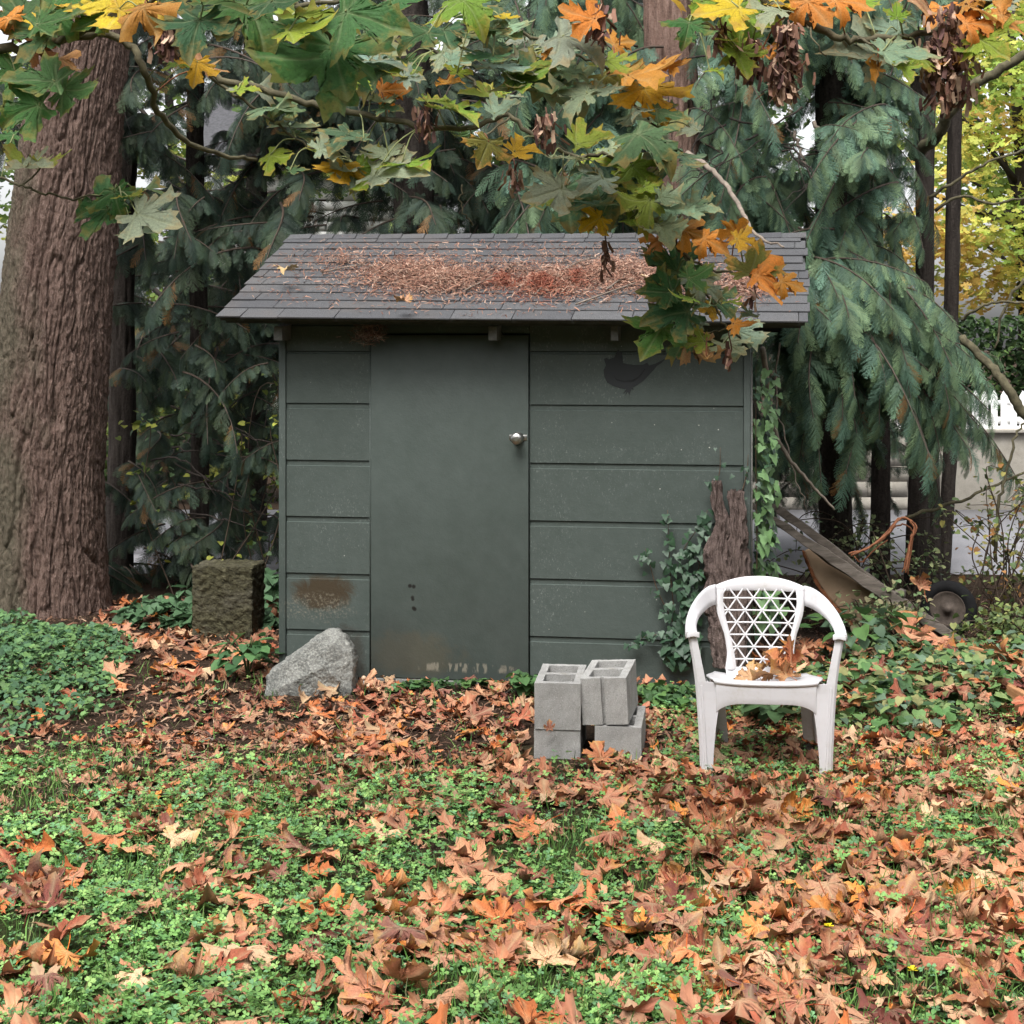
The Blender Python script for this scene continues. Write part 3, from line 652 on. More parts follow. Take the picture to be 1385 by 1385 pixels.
fill_boughs(cb, [(440, -60), (720, -60), (720, 330), (470, 330), (400, 200)], 78, 10.4, 12.2, sc=(.6, 1.), holes=[(436, 272, 40, 34), (565, 20, 14, 30)])
fill_boughs(cb, [(330, 40), (480, 40), (480, 225), (330, 225)], 32, 11.0, 12.2, sc=(.5, .8))
fill_boughs(cb, [(320, 200), (385, 200), (385, 310), (320, 310)], 9, 11.0, 12.2, sc=(.4, .6))
fill_boughs(cb, [(480, 150), (560, 150), (560, 310), (490, 310)], 9, 11.0, 12.2, sc=(.4, .6))
cl = tree_thing('cedar_tree', 'shaded cedar with spreading fronds between the fir trunk and the shed', 290, 11.4)
up_trunk(cl, 268, 262, 11.4, .06, .05, seed=9.)
fill_boughs(cl, [(160, 60), (400, 60), (420, 330), (390, 330), (300, 410), (290, 440), (385, 460), (385, 560), (300, 560), (160, 520)], 104, 10.4, 12.2, sc=(.5, .95), holes=[(285, 175, 40, 30), (250, 570, 40, 25), (320, 575, 26, 22), (205, 310, 18, 30)])
fill_boughs(cl, [(150, 660), (280, 640), (300, 780), (150, 820)], 24, 10.6, 11.6, -1.2, 1.2, (.5, .8))
fill_boughs(cl, [(200, 600), (380, 560), (380, 780), (240, 780)], 20, 11.3, 12.4, sc=(.4, .75))
fill_boughs(cl, [(310, 420), (378, 420), (378, 720), (330, 700)], 14, 10.6, 11.6, sc=(.5, .8))
cf = tree_thing('cedar_tree', 'slim dark conifer half hidden behind the fir trunk', 165, 11.6)
up_trunk(cf, 160, 168, 11.6, .10, .08, seed=11.)
fill_boughs(cf, [(-60, -60), (60, -60), (30, 300), (-60, 400)], 16, 11.2, 12.5)
fill_boughs(cf, [(150, -60), (420, -60), (420, 90), (150, 90)], 34, 11.2, 12.6)
# further row of conifers, seen through the gaps
ce = tree_thing('cedar_tree', 'deep shadowed conifer standing farther back behind the shed roof middle', 700, 13.2)
up_trunk(ce, 735, 730, 13.2, .10, .08, seed=15.)
fill_boughs(ce, [(440, 20), (600, -60), (960, -60), (960, 320), (500, 320)], 90, 12.4, 13.8, sc=(.8, 1.3), holes=[(436, 272, 34, 34)])
fill_boughs(ce, [(1010, 400), (1190, 400), (1190, 620), (1010, 620)], 30, 12.4, 13.4, sc=(.6, .9))
fill_boughs(ce, [(1015, 560), (1225, 560), (1225, 690), (1015, 690)], 30, 12.0, 13.0, sc=(.4, .65))
cx_ = tree_thing('cedar_tree', 'far shadowy conifer seen through gaps left of the shed', 330, 14.0)
up_trunk(cx_, 345, 340, 13.6, .09, .07, seed=12.)
fill_boughs(cx_, [(170, 100), (760, -60), (1000, -60), (1000, 330), (480, 330), (380, 520), (170, 480)], 90, 12.8, 14.6, sc=(.8, 1.3), holes=[(436, 272, 40, 40), (285, 175, 30, 24)])
fill_boughs(cx_, [(150, 280), (400, 280), (385, 740), (150, 740)], 100, 12.6, 14.0, sc=(.6, 1.0), holes=[(250, 575, 30, 18), (320, 640, 24, 20)])
BO = BOL
# slender dark trunks on the right
for i, (pb, pt, Y, r0, r1, lab) in enumerate([(1190, 1180, 11.5, .07, .045, 'dark trunk under the cedar skirt behind the wheelbarrow handles'), (1238, 1256, 11.2, .080, .040, 'thickest of the dark trunks standing behind the wheelbarrow'),
                                             (1262, 1236, 11.4, .065, .04, 'middle trunk of the tight dark group behind the wheelbarrow wheel'), (1274, 1296, 11.6, .048, .046, 'straight slim black trunk standing clear against the yellow foliage')]):
    t_ = tree_thing('slender_tree', lab, pb, Y, 'dark slender trees behind the wheelbarrow'); up_trunk(t_, pb, pt, Y, r0, r1, seed=20.+i, amp=.01)
    fill_boughs(t_, [(pt-50, -60), (pt+20, -60), (pt+10, 120), (pt-50, 160)], 4, Y-.3, Y+.6, sc=(.5, .7))

# bare curved and mossy limbs
def limb(name, pts, r0, r1, mat, label, cat='branch', seg=7, group=None, n=6, jit=.01):
    Pth = smooth_path([P(*p) for p in pts], n); Pth = Pth+rs.normal(0, jit, Pth.shape)
    V, Fq = tube_arr(Pth, np.linspace(r0, r1, len(Pth)), seg); me_ = big_mesh(name, V, Fq, smooth=True)
    o = link(name, me_, M[mat], label=label, category=cat)
    if group: o['group'] = group
    return o
limb('hanging_branch', [(930, 208, 9.4), (960, 228, 9.2), (985, 255, 9.0), (1003, 285, 8.6), (1016, 312, 8.3)], .017, .011, 'twig', 'smooth grey branch curving down onto the right part of the roof', jit=.0025)
limb('hanging_branch', [(1016, 312, 8.3), (1035, 325, 8.2), (1060, 335, 8.1)], .009, .005, 'twig', 'thin bare branch tip resting at the right end of the roof ridge', jit=.004)
limb('hanging_branch', [(1031, 470, 8.7), (1040, 530, 8.8), (1050, 590, 8.8), (1075, 630, 8.8), (1105, 665, 8.8), (1130, 690, 8.8)], .017, .006, 'twig', 'long pale bare branch hanging right of the shed wall', jit=.004)
limb('hanging_branch', [(1050, 465, 9.3), (1053, 560, 9.3), (1080, 650, 9.2), (1092, 692, 9.2)], .006, .003, 'twig', 'thin vine like twig hanging behind the pale branch right of the shed', jit=.01)
limb('bare_limb', [(1100, 165, 10), (1115, 185, 9.9), (1130, 210, 9.9), (1138, 225, 9.9), (1132, 240, 9.8)], .014, .008, 'twig', 'crooked grey limb bent like an elbow inside the right cedar')
limb('bare_limb', [(1075, 180, 10.2), (1082, 200, 10.1), (1086, 225, 10)], .012, .006, 'twig', 'short stub of dead limb hanging inside the right cedar')
limb('mossy_limb', [(1235, 210, 10.9), (1262, 190, 10.7), (1282, 158, 10.5), (1310, 120, 10.4), (1345, 100, 10.3), (1400, 66, 10.2)], .045, .030, 'mosstwig', 'thick mossy limb rising to the upper right corner', jit=.006)
limb('mossy_limb', [(1300, 455, 9.6), (1335, 490, 9.5), (1360, 520, 9.4), (1378, 550, 9.4), (1410, 590, 9.4)], .024, .032, 'mosstwig', 'green mossed limb crossing in front of the white picket fence', jit=.005)
for i, (pts, lab) in enumerate([([(1255, 270, 10.5), (1300, 240, 10.4), (1345, 215, 10.3), (1400, 198, 10.3)], 'upper thin limb crossing the yellow foliage'),
                                ([(1265, 285, 10.5), (1300, 265, 10.4), (1345, 275, 10.3), (1400, 265, 10.3)], 'lower thin limb crossing the yellow foliage'),
                                ([(1300, 435, 10.4), (1325, 415, 10.3), (1360, 408, 10.3), (1400, 412, 10.3)], 'arched thin limb above the dark hedge'),
                                ([(1385, 375, 10.4), (1360, 415, 10.4), (1345, 470, 10.4)], 'steep thin sapling stem left of the far hedge end'),
                                ([(1345, 760, 9.9), (1350, 690, 9.9), (1362, 640, 9.9), (1375, 590, 9.9), (1392, 560, 9.9)], 'upright dark sapling stem in front of the pale road'),
                                ([(1225, 700, 10), (1290, 680, 10), (1350, 655, 10), (1400, 635, 10)], 'long whip of bramble running right across the pale wall'),
                                ([(1296, 60, 13), (1298, 200, 13), (1297, 300, 13), (1295, 440, 13)], 'pole thin dark trunk close beside the slim black trunk')]):
    limb('thin_limb', pts, .012, .007, 'mosstwig', lab, group='thin limbs on the right side', jit=.006)
for i in range(9):
    px = random.uniform(160, 330); py = random.uniform(560, 700)
    limb('dead_twig', [(px, py, 11.0), (px+50, py+random.uniform(-5, 25), 10.9), (px+random.uniform(80, 150), py+random.uniform(10, 60), 10.8)], .008, .003, 'darkbark', 'thin dead dark twig in the gap left of the shed', group='dead twigs left of the shed', jit=.008)
for i in range(12):
    px = random.uniform(950, 1090); py = random.uniform(60, 200)
    limb('dead_twig', [(px, py, 9.7), (px+random.uniform(-50, 50), py+random.uniform(20, 50), 9.6), (px+random.uniform(-90, 60), py+random.uniform(60, 120), 9.5)], .007, .002, 'darkbark', 'thin dead twig tangled in the upper part of the right cedar', group='dead twigs in the right cedar', jit=.01)
# ------------------------------------------------------------------ maple leaf meshes
HALF = [(.05, -.06), (.16, -.13), (.27, -.22), (.40, -.23), (.37, -.13), (.50, -.08), (.40, -.01), (.29, .055), (.44, .08), (.57, .05), (.66, .10), (.64, .19), (.90, .27), (.76, .37), (.80, .50), (.64, .46), (.50, .50), (.42, .40),
        (.24, .33), (.22, .47), (.33, .60), (.26, .66), (.36, .82), (.20, .80), (.15, .93), (0., 1.10)]
def leaf_outline(rng, asym=.06):
    p = []
    for sx in (1, -1):
        q = [(sx*x*(1+rng.normal(0, asym)), y*(1+rng.normal(0, asym*.6))+rng.normal(0, .012)) for x, y in HALF[:-1]]
        p.append(q)
    return np.array(p[0]+[(0, 1.10)]+p[1][::-1])
VEINS = [(0, 1.1), (.86, .30), (-.86, .30), (.42, -.2), (-.42, -.2)]
def leaf_mesh_arr(rng, rings=5, curl=.6, crumple=.08, sub=1):
    """unit maple leaf in XY, tip +Y, petiole base at 0; returns v, [quads, tris], vein colours"""
    o = leaf_outline(rng); c0 = np.array([0, .06])
    if sub > 1:
        q = []
        for i in range(len(o)):
            a, b = o[i], o[(i+1) % len(o)]
            for k in range(sub): q.append(a+(b-a)*k/sub)
        o = np.array(q)
    n = len(o); V = [c0]
    for r in range(1, rings+1):
        t = r/rings; V += [c0+(p-c0)*t for p in o]
    V = np.array(V); Q = []; T = []
    for j in range(n): T.append((0, 1+j, 1+(j+1) % n))
    for r in range(rings-1):
        for j in range(n):
            a = 1+r*n+j; b = 1+r*n+(j+1) % n; Q.append((a, a+n, b+n, b))
    x, y = V[:, 0], V[:, 1]; R = np.hypot(x, y-.06)
    dmin = np.full(len(V), 9.); along = np.zeros(len(V))
    for vx, vy in VEINS:
        L = np.hypot(vx, vy); ux, uy = vx/L, vy/L; s = np.clip(x*ux+y*uy, 0, L); d = np.hypot(x-s*ux, y-s*uy)
        m = d < dmin; dmin = np.where(m, d, dmin); along = np.where(m, s, along)
    vein = np.clip(1-dmin/.035, 0, 1); side = .5+.5*np.sin((along-dmin*.9)*52)
    edge = np.concatenate([[0], np.repeat(np.arange(1, rings+1)/rings, n)])*np.clip(R, 0, 1)**.5
    z = .05*np.sin((along-dmin*.9)*26)*np.clip(dmin*8, 0, 1)*np.clip(R, 0, .7)*(1 if curl > .3 else .35)-.02*vein
    th = np.arctan2(x, y-.06); ka = rng.normal(.4, 1.0, 5)*curl if curl > .3 else rng.normal(.1, .35, 5); ta_ = np.array([-2.3, -1.2, 0, 1.2, 2.3])
    kr = np.interp(th, np.concatenate([[-pi], ta_, [pi]]), np.concatenate([[ka[0]], ka, [ka[-1]]])); kr = np.where(np.abs(kr) < .04, .04, kr)
    z = z+curl*rng.normal(.0, .55)*dmin*np.clip(R*2, 0, 1)
    z = z+crumple*R*(perlin(x*2.6+rng.uniform(0, 50), y*2.6, 0)+.5*perlin(x*6+rng.uniform(0, 50), y*6, 1.))
    Rc = np.clip(R, 1e-5, 9); an_ = np.clip(kr*1.7*Rc, -2.4, 2.4); f_ = np.sin(an_)/(kr*1.7)/Rc
    V = np.stack([x*f_, .06+(y-.06)*f_, z*np.cos(an_)+(1-np.cos(an_))/(kr*1.7)], 1)
    for b in range(2 if curl > .3 else 1):   # wrap round random axes
        a = rng.uniform(0, 2*pi); k = rng.normal(0, curl)*1.3; off = rng.uniform(-.1, .25)
        if abs(k) < .05: continue
        e = np.array([cos(a), sin(a), 0]); s = V @ e-off*cos(a); nz = V[:, 2].copy()
        kk = k*np.where(s*np.sign(cos(a)+.01) > 0, 1, .25); kk = np.where(np.abs(kk) < .02, .02, kk)
        ang = np.clip(kk*s, -2.6, 2.6)
        ns = np.sin(ang)/kk-nz*np.sin(ang); z2 = (1-np.cos(ang))/kk+nz*np.cos(ang)
        V = V+np.outer(ns-s, e); V[:, 2] = z2
    if curl > .3: V[:, 2] = (V[:, 2]-V[:, 2].mean())*.88
    col = np.stack([vein, side*.6, edge], 1)
    return V, [np.array(Q), np.array(T)], col
def petiole(rng, length=.7, r=.012):
    p = np.array([(0, .03, 0), (rng.normal(0, .05), -length*.5, rng.normal(0, .08)), (rng.normal(0, .15), -length, rng.normal(.05, .15))])
    return tube_arr(smooth_path(p, 3), r, 3, False)
def leaf_mesh(name, rng, rings=5, curl=.6, crumple=.08, pet=True, sub=1, petcol=(.9, .6, .4)):
    V, Fs, col = leaf_mesh_arr(rng, rings, curl, crumple, sub); acc = Acc(); acc.add(V, Fs, (1, 1, 1)); cols = [col]
    if pet:
        pv, pf = petiole(rng); acc.add(pv, pf, petcol); cols.append(np.tile([.0, .3, 0], (len(pv), 1)))
    me_ = acc.mesh(name, True); attr(me_, 'vein', np.concatenate(cols)); return me_
rl = np.random.default_rng(77)
LIVE = [leaf_mesh('leaf', rl, 6, c, .10, False, 2) for c in (.08, .15, .25, .12, .3, .22, .18, .35)]
for m_ in LIVE: m_.materials.append(M['leaf'])
CURLED = [leaf_mesh('leaf', rl, 5, c, .16, False, 1) for c in (.8, .7, 1., .9)]
for m_ in CURLED: m_.materials.append(M['leaf'])

COL = dict(G=(.052, .138, .034), g=(.080, .155, .070), w=(.24, .32, .22), l=(.20, .30, .035), y=(.60, .40, .025), o=(.55, .22, .035), b=(.42, .21, .10), m=(.20, .19, .035), d=(.040, .100, .035))  # w: reflective sheen of glossy leaves put into a pale silvery colour
seed_tv = np.array([(0, -.13, 0), (.35, -.14, .02), (1, -.26, .05), (1.15, .06, .05), (.5, .20, .02), (0, .12, 0)], float)
seed_tf = np.array([(0, 1, 4, 5), (1, 2, 3, 4)])
def samaras(name, parent, p, w_, h_, n, Y, rng):
    """hanging cluster of winged seeds"""
    acc = Acc(); k = Y/F
    pos = np.stack([rng.normal(0, w_*.23, n)*k, rng.normal(0, w_*.2, n)*k, rng.uniform(-1, .15, n)*h_*k*.9], 1)
    R = rotm(rng.uniform(0, 2*pi, n), 0*pos[:, 0], rng.uniform(.5, 1.9, n))
    Rz = rotm(rng.uniform(0, 2*pi, n), rng.uniform(-.4, .4, n), rng.uniform(-.3, .3, n))
    c = np.array([(.24, .13, .09), (.15, .075, .055), (.40, .27, .19), (.10, .05, .045)])[rng.integers(0, 4, n)]*rng.uniform(.7, 1.3, (n, 1))
    v, f, t = scatter(seed_tv, seed_tf, pos, R, rng.uniform(.024, .038, n), c); acc.add(v, f, t)
    tv, tq = tube_arr(smooth_path([(0, 0, .10*0+.03), (.01, 0, -h_*k*.4), (0, .01, -h_*k*.8)], 3), .0022, 4); acc.add(tv, tq, (.12, .06, .04))
    o = link(name, acc.mesh(name), M['samara'], parent); o.location = p; return o
def stem_part(parent, pts, r0, r1, mat='mosstwig', name='stem', n=5, jit=.004):
    L0 = parent.location; pth = smooth_path([P(*p)-L0 for p in pts], n); pth[1:-1] += rl.normal(0, jit, (len(pth)-2, 3))
    V, Fq = tube_arr(pth, np.linspace(r0, r1, len(pth)), 6); o = link(name, big_mesh(name, V, Fq, smooth=True), M[mat], parent)
    return pth+np.array(L0)
def maple_branch(label, paths, leaves, seeds=(), dflt=4.5):
    p0 = P(*paths[0][0][0]); root = thing('maple_branch', label, 'branch', p0, 0, 'maple branches hanging into the top of the view')
    pts = []
    for pp, r0, r1 in paths: pts.append(stem_part(root, pp, r0, r1))
    allp = np.concatenate(pts); pix = np.stack([CX+allp[:, 0]/allp[:, 1]*F, HY-(allp[:, 2]-CH)/allp[:, 1]*F], 1)
    extra = [(l[0]+random.uniform(-34, 34), l[1]+random.uniform(-16, 22), l[2]*random.uniform(.55, .85), random.choice(l[3]+l[3]+'wlg'), random.uniform(-60, 10) if random.random() < .6 else random.uniform(150, 220), random.uniform(52, 78)) for l in leaves if l[3] in 'wgl' and l[2] > 45 and dflt]
    for lf in list(leaves)+extra:
        px, py, size, code = lf[:4]; ang = lf[4] if len(lf) > 4 else random.uniform(-150, -30); tilt = lf[5] if len(lf) > 5 else random.uniform(15, 60)
        d = np.hypot(pix[:, 0]-px, pix[:, 1]-py); k = int(np.argmin(d)); Y = allp[k, 1]+random.uniform(-.22, .12)
        # the given point is the leaf's middle; its base sits toward the stem side
        S_ = size*Y/F/1.25; ctr = np.array(P(px, py, Y)); a = radians(ang)
        tip = np.array([cos(a), 0, sin(a)]); right = np.array([sin(a), 0, -cos(a)]); nor = np.array([0, -1., 0])
        t = radians(tilt); sgn = 1
        # tilt about the horizontal picture axis so the upper face turns to the sky
        Rx = np.array([[1, 0, 0], [0, cos(t), -sin(t)], [0, sin(t), cos(t)]])
        nor = Rx.T @ nor; tip = Rx.T @ tip; right = Rx.T @ right
        if nor[2] < 0: nor, tip, right = nor*[1, 1, -1], tip*[1, -1, 1], right*[1, -1, 1]; right = np.cross(tip, nor)
        wob = radians(random.uniform(-15, 15)); Ry = np.array(Matrix.Rotation(wob, 3, Vector(tip)))
        nor = Ry @ nor; right = np.cross(tip, nor)
        base = ctr-tip*S_*.42
        mesh_ = random.choice(CURLED if code in 'ob' else LIVE)
        o = bpy.data.objects.new('leaf', mesh_); C.objects.link(o); o.parent = root
        Mx = Matrix.Identity(4)
        for i in range(3): Mx[i][0], Mx[i][1], Mx[i][2], Mx[i][3] = right[i]*S_, tip[i]*S_, nor[i]*S_, base[i]-p0[i]
        o.matrix_local = Mx
        c = np.array(COL[code])*random.uniform(.8, 1.2)*np.array([random.uniform(.85, 1.2), 1, random.uniform(.8, 1.2)])
        aged = {'G': .25, 'g': .4, 'w': .3, 'l': .4, 'y': .6, 'o': .3, 'b': .3, 'm': 1., 'd': .3}[code]
        o.color = (*np.clip(c, 0, 1), 1-aged)
        q = allp[k]; dd = np.linalg.norm(q-base)
        if dd > .015:
            if dd > .35: q = base+(q-base)*.35/dd
            mid = (q+base)/2+np.array([0, 0, .02]); pth = smooth_path([q-np.array(p0), mid-np.array(p0), base+tip*.03*S_-np.array(p0)], 3)
            V, Fq = tube_arr(pth, [.0022]*len(pth), 4); st = big_mesh('petiole', V, Fq); ob = link('petiole', st, M['rust'] if code in 'obm' else M['greenstalk'], root)
    for s in seeds:
        px, py, w_, h_, n = s; d = np.hypot(pix[:, 0]-px, pix[:, 1]-py); Y = allp[int(np.argmin(d)), 1]-.05
        samaras('seed_cluster', root, P(px, py, Y)-p0, w_, h_, n, Y, rl)
    return root
M['greenstalk'] = mat_simple('leaf stalk', (.20, .22, .09), .6, .25, 30, .1)
random.seed(8)
maple_branch('mossy maple bough at the upper left with large yellow and green leaves', [
    ([(-90, 60, 4.6), (0, 66, 4.6), (60, 60, 4.6), (132, 46, 4.6), (175, 62, 4.6), (196, 95, 4.6), (214, 150, 4.7), (250, 188, 4.8), (300, 210, 4.9), (348, 216, 5.)], .017, .006),
    ([(60, 60, 4.6), (90, 50, 4.5), (140, 30, 4.4), (200, 6, 4.3), (250, -30, 4.2)], .012, .006),
    ([(60, 60, 4.6), (70, 82, 4.6), (62, 105, 4.5), (45, 112, 4.5)], .006, .003),
    ([(-60, 232, 4.8), (0, 240, 4.8), (30, 250, 4.8), (60, 262, 4.8), (100, 268, 4.8), (160, 258, 4.8)], .005, .003),
    ([(30, 250, 4.8), (50, 232, 4.8), (72, 208, 4.8)], .003, .002)],
    [(160, 22, 108, 'y', -95, 25), (200, 28, 70, 'o', -70, 30), (122, 30, 55, 'G', -150, 30), (12, 52, 75, 'b', -95, 20), (45, 108, 95, 'G', 175, 35), (25, 150, 92, 'G', -160, 35), (108, 124, 75, 'G', -10, 35), (45, 40, 95, 'd', 170, 40), (75, 28, 80, 'G', 20, 45),
     (100, 8, 85, 'G', 10, 40), (20, 8, 90, 'd', 120, 40), (0, 105, 70, 'G', 200, 30), (265, 96, 46, 'y', -95, 20), (240, 90, 34, 'l', -70, 50), (284, 86, 42, 'b', 60, 40), (60, 72, 44, 'b', -20, 45), (92, 84, 42, 'b', -15, 45), (60, 30, 50, 'y', 30, 60),
     (122, 282, 82, 'G', 175, 30), (158, 276, 60, 'G', -75, 20), (208, 296, 88, 'w', -25, 48), (196, 258, 66, 'g', -35, 76), (52, 225, 85, 'l', -50, 76), (6, 185, 40, 'G', -160, 40), (95, 0, 60, 'y', 10, 60), (178, 4, 60, 'y', 40, 40), (232, 12, 60, 'd', -20, 40), (0, 20, 60, 'o', 140, 40)],
    [(222, 32, 34, 42, 90)])
maple_branch('large green maple leaves on the near twig at the top left', [
    ([(240, -60, 3.3), (330, -30, 3.3), (400, 10, 3.3), (452, 58, 3.3), (458, 75, 3.3)], .007, .003),
    ([(400, 10, 3.3), (480, 0, 3.4), (560, -20, 3.5), (640, -40, 3.6)], .006, .003)],
    [(408, 86, 175, 'G', 205, 38), (458, 90, 120, 'G', -75, 30), (350, 28, 135, 'G', -60, 42), (430, 20, 120, 'l', 15, 62), (500, 25, 120, 'G', -25, 40), (285, 22, 115, 'd', 200, 45), (262, 44, 90, 'd', -100, 40), (392, 6, 100, 'd', -30, 60), (560, 0, 100, 'G', -10, 65), (300, 3, 90, 'G', 10, 60)])
maple_branch('long mossy maple branch sweeping across the upper middle with silvery green leaves', [
    ([(190, -60, 4.9), (215, 30, 4.9), (255, 78, 4.9), (300, 108, 4.9), (345, 118, 4.9), (400, 134, 4.9), (460, 149, 4.9), (527, 160, 4.9), (590, 175, 4.9), (640, 172, 4.9), (688, 158, 4.9), (720, 185, 4.9), (775, 210, 4.9), (826, 212, 4.9), (870, 245, 4.9), (900, 300, 4.9), (925, 345, 4.9), (962, 364, 4.9), (1005, 372, 4.8), (1050, 388, 4.8)], .013, .003),
    ([(255, 78, 4.9), (300, 115, 5.0), (345, 148, 5.0), (400, 185, 5.0), (450, 215, 5.0)], .006, .003),
    ([(925, 345, 4.9), (950, 385, 4.9), (966, 415, 4.9), (984, 445, 4.9), (1002, 458, 4.9)], .005, .003),
    ([(984, 445, 4.9), (960, 450, 4.9), (930, 455, 4.9), (905, 452, 4.9)], .003, .002),
    ([(690, 158, 4.9), (650, 188, 4.8), (632, 174, 4.8)], .004, .002),
    ([(543, 20, 5.0), (580, 60, 5.0), (620, 95, 5.0), (650, 120, 4.9), (688, 158, 4.9)], .006, .004),
    ([(430, -60, 5.1), (490, -20, 5.), (543, 20, 5.0)], .008, .006),
    ([(625, 250, 5.2), (623, 275, 5.2), (632, 295, 5.2), (641, 304, 5.2)], .003, .002)],
    [(345, 122, 66, 'w', -40, 70), (372, 148, 70, 'w', -35, 74), (402, 172, 70, 'w', -25, 70), (380, 214, 52, 'l', -25, 40), (450, 198, 60, 'w', 20, 45), (462, 238, 60, 'y', -100, 30), (500, 234, 56, 'l', -30, 30), (535, 238, 95, 'w', -18, 62), (512, 205, 60, 'w', 140, 60), (462, 190, 60, 'g', -120, 40),
     (490, 250, 50, 'l', -100, 30), (505, 72, 92, 'w', -20, 60), (475, 112, 46, 'l', -100, 30), (540, 100, 60, 'l', 170, 55), (614, 78, 60, 'w', -40, 40), (532, 122, 52, 'o', 10, 30), (512, 138, 64, 'w', -60, 74), (610, 116, 38, 'o', -60, 30), (556, 92, 50, 'G', -60, 30), (620, 148, 80, 'l', -40, 72), (500, 90, 80, 'g', 160, 60),
     (655, 206, 56, 'm', -110, 20), (712, 202, 54, 'y', 15, 40), (650, 130, 60, 'l', 170, 70), (682, 148, 50, 'w', 30, 40), (765, 214, 58, 'w', -20, 70), (800, 192, 66, 'l', 20, 60), (852, 206, 84, 'w', -30, 60), (868, 236, 60, 'l', -50, 30), (836, 224, 60, 'l', 160, 50), (739, 262, 74, 'w', -155, 35), (768, 278, 90, 'g', -85, 30),
     (802, 246, 60, 'w', -140, 60), (826, 268, 92, 'g', -100, 40), (856, 292, 90, 'g', -50, 40), (800, 300, 48, 'y', -150, 40), (892, 268, 78, 'w', -10, 60), (905, 294, 70, 'w', -60, 50), (888, 196, 108, 'g', -45, 45), (948, 284, 60, 'w', 0, 60), (862, 262, 90, 'g', -60, 50), (900, 318, 60, 'w', -80, 40), (880, 330, 40, 'o', 200, 50),
     (942, 318, 62, 'o', -20, 40), (965, 330, 50, 'o', -40, 50), (990, 305, 42, 'o', 110, 30), (1012, 325, 50, 'y', -15, 60), (1020, 356, 66, 'm', 70, 40), (1046, 378, 74, 'o', -8, 50), (1070, 385, 45, 'o', -20, 50), (926, 352, 72, 'G', 60, 35), (905, 378, 88, 'd', -130, 30), (890, 395, 60, 'd', 180, 30), (946, 372, 50, 'G', 20, 35), (938, 385, 44, 'w', -100, 40),
     (962, 392, 54, 'w', -30, 50), (978, 414, 54, 'g', -40, 30), (950, 418, 44, 'y', -150, 60), (922, 404, 46, 'l', 180, 70), (905, 424, 84, 'd', 190, 55), (885, 458, 74, 'G', -120, 35), (912, 450, 60, 'g', 160, 40), (936, 436, 44, 'w', 150, 60), (1014, 456, 66, 'w', -35, 40), (945, 472, 56, 'b', -40, 40), (968, 484, 44, 'b', -25, 50), (1004, 440, 40, 'o', -20, 60)],
    [(574, 140, 32, 50, 50), (738, 158, 36, 46, 60), (694, 225, 26, 34, 44), (818, 330, 20, 40, 22), (985, 462, 12, 26, 10), (1018, 392, 10, 20, 8)])
maple_branch('maple twigs at the top middle with green leaves turning orange', [
    ([(600, -40, 4.2), (630, 10, 4.3), (665, 32, 4.4), (700, 45, 4.5), (745, 62, 4.5), (800, 85, 4.5), (830, 95, 4.5), (850, 120, 4.5), (862, 145, 4.5), (890, 172, 4.5)], .006, .003),
    ([(800, -60, 4.3), (812, 0, 4.3), (806, 35, 4.4), (800, 55, 4.4)], .005, .003),
    ([(780, 105, 4.5), (783, 120, 4.4), (776, 138, 4.4)], .004, .003)],
    [(640, 14, 92, 'l', -60, 45), (662, 55, 84, 'g', -60, 60), (692, 44, 70, 'w', -40, 60), (690, 92, 92, 'w', -40, 62), (722, 92, 84, 'l', -5, 76), (716, 122, 108, 'g', 190, 45), (758, 132, 112, 'w', -60, 45), (790, 58, 104, 'w', -25, 40), (778, 96, 66, 'w', 0, 60), (745, 74, 26, 'o', -30, 20), (684, 22, 30, 'y', 100, 60),
     (786, 22, 62, 'o', 160, 50), (842, 58, 48, 'o', 30, 50), (878, 98, 96, 'o', 15, 55), (882, 138, 92, 'y', -70, 35), (915, 88, 40, 'o', 0, 50), (836, 112, 74, 'm', -50, 40), (820, 124, 60, 'w', 10, 60), (604, 52, 80, 'd', -80, 50), (620, 92, 30, 'l', 80, 30), (906, 155, 56, 'g', -20, 40), (650, 80, 70, 'd', -140, 60), (742, 118, 80, 'w', -120, 55), (560, 50, 70, 'd', -150, 50), (830, 88, 60, 'l', -60, 60), (872, 160, 70, 'w', -40, 60)],
    [(812, 10, 40, 46, 60)])
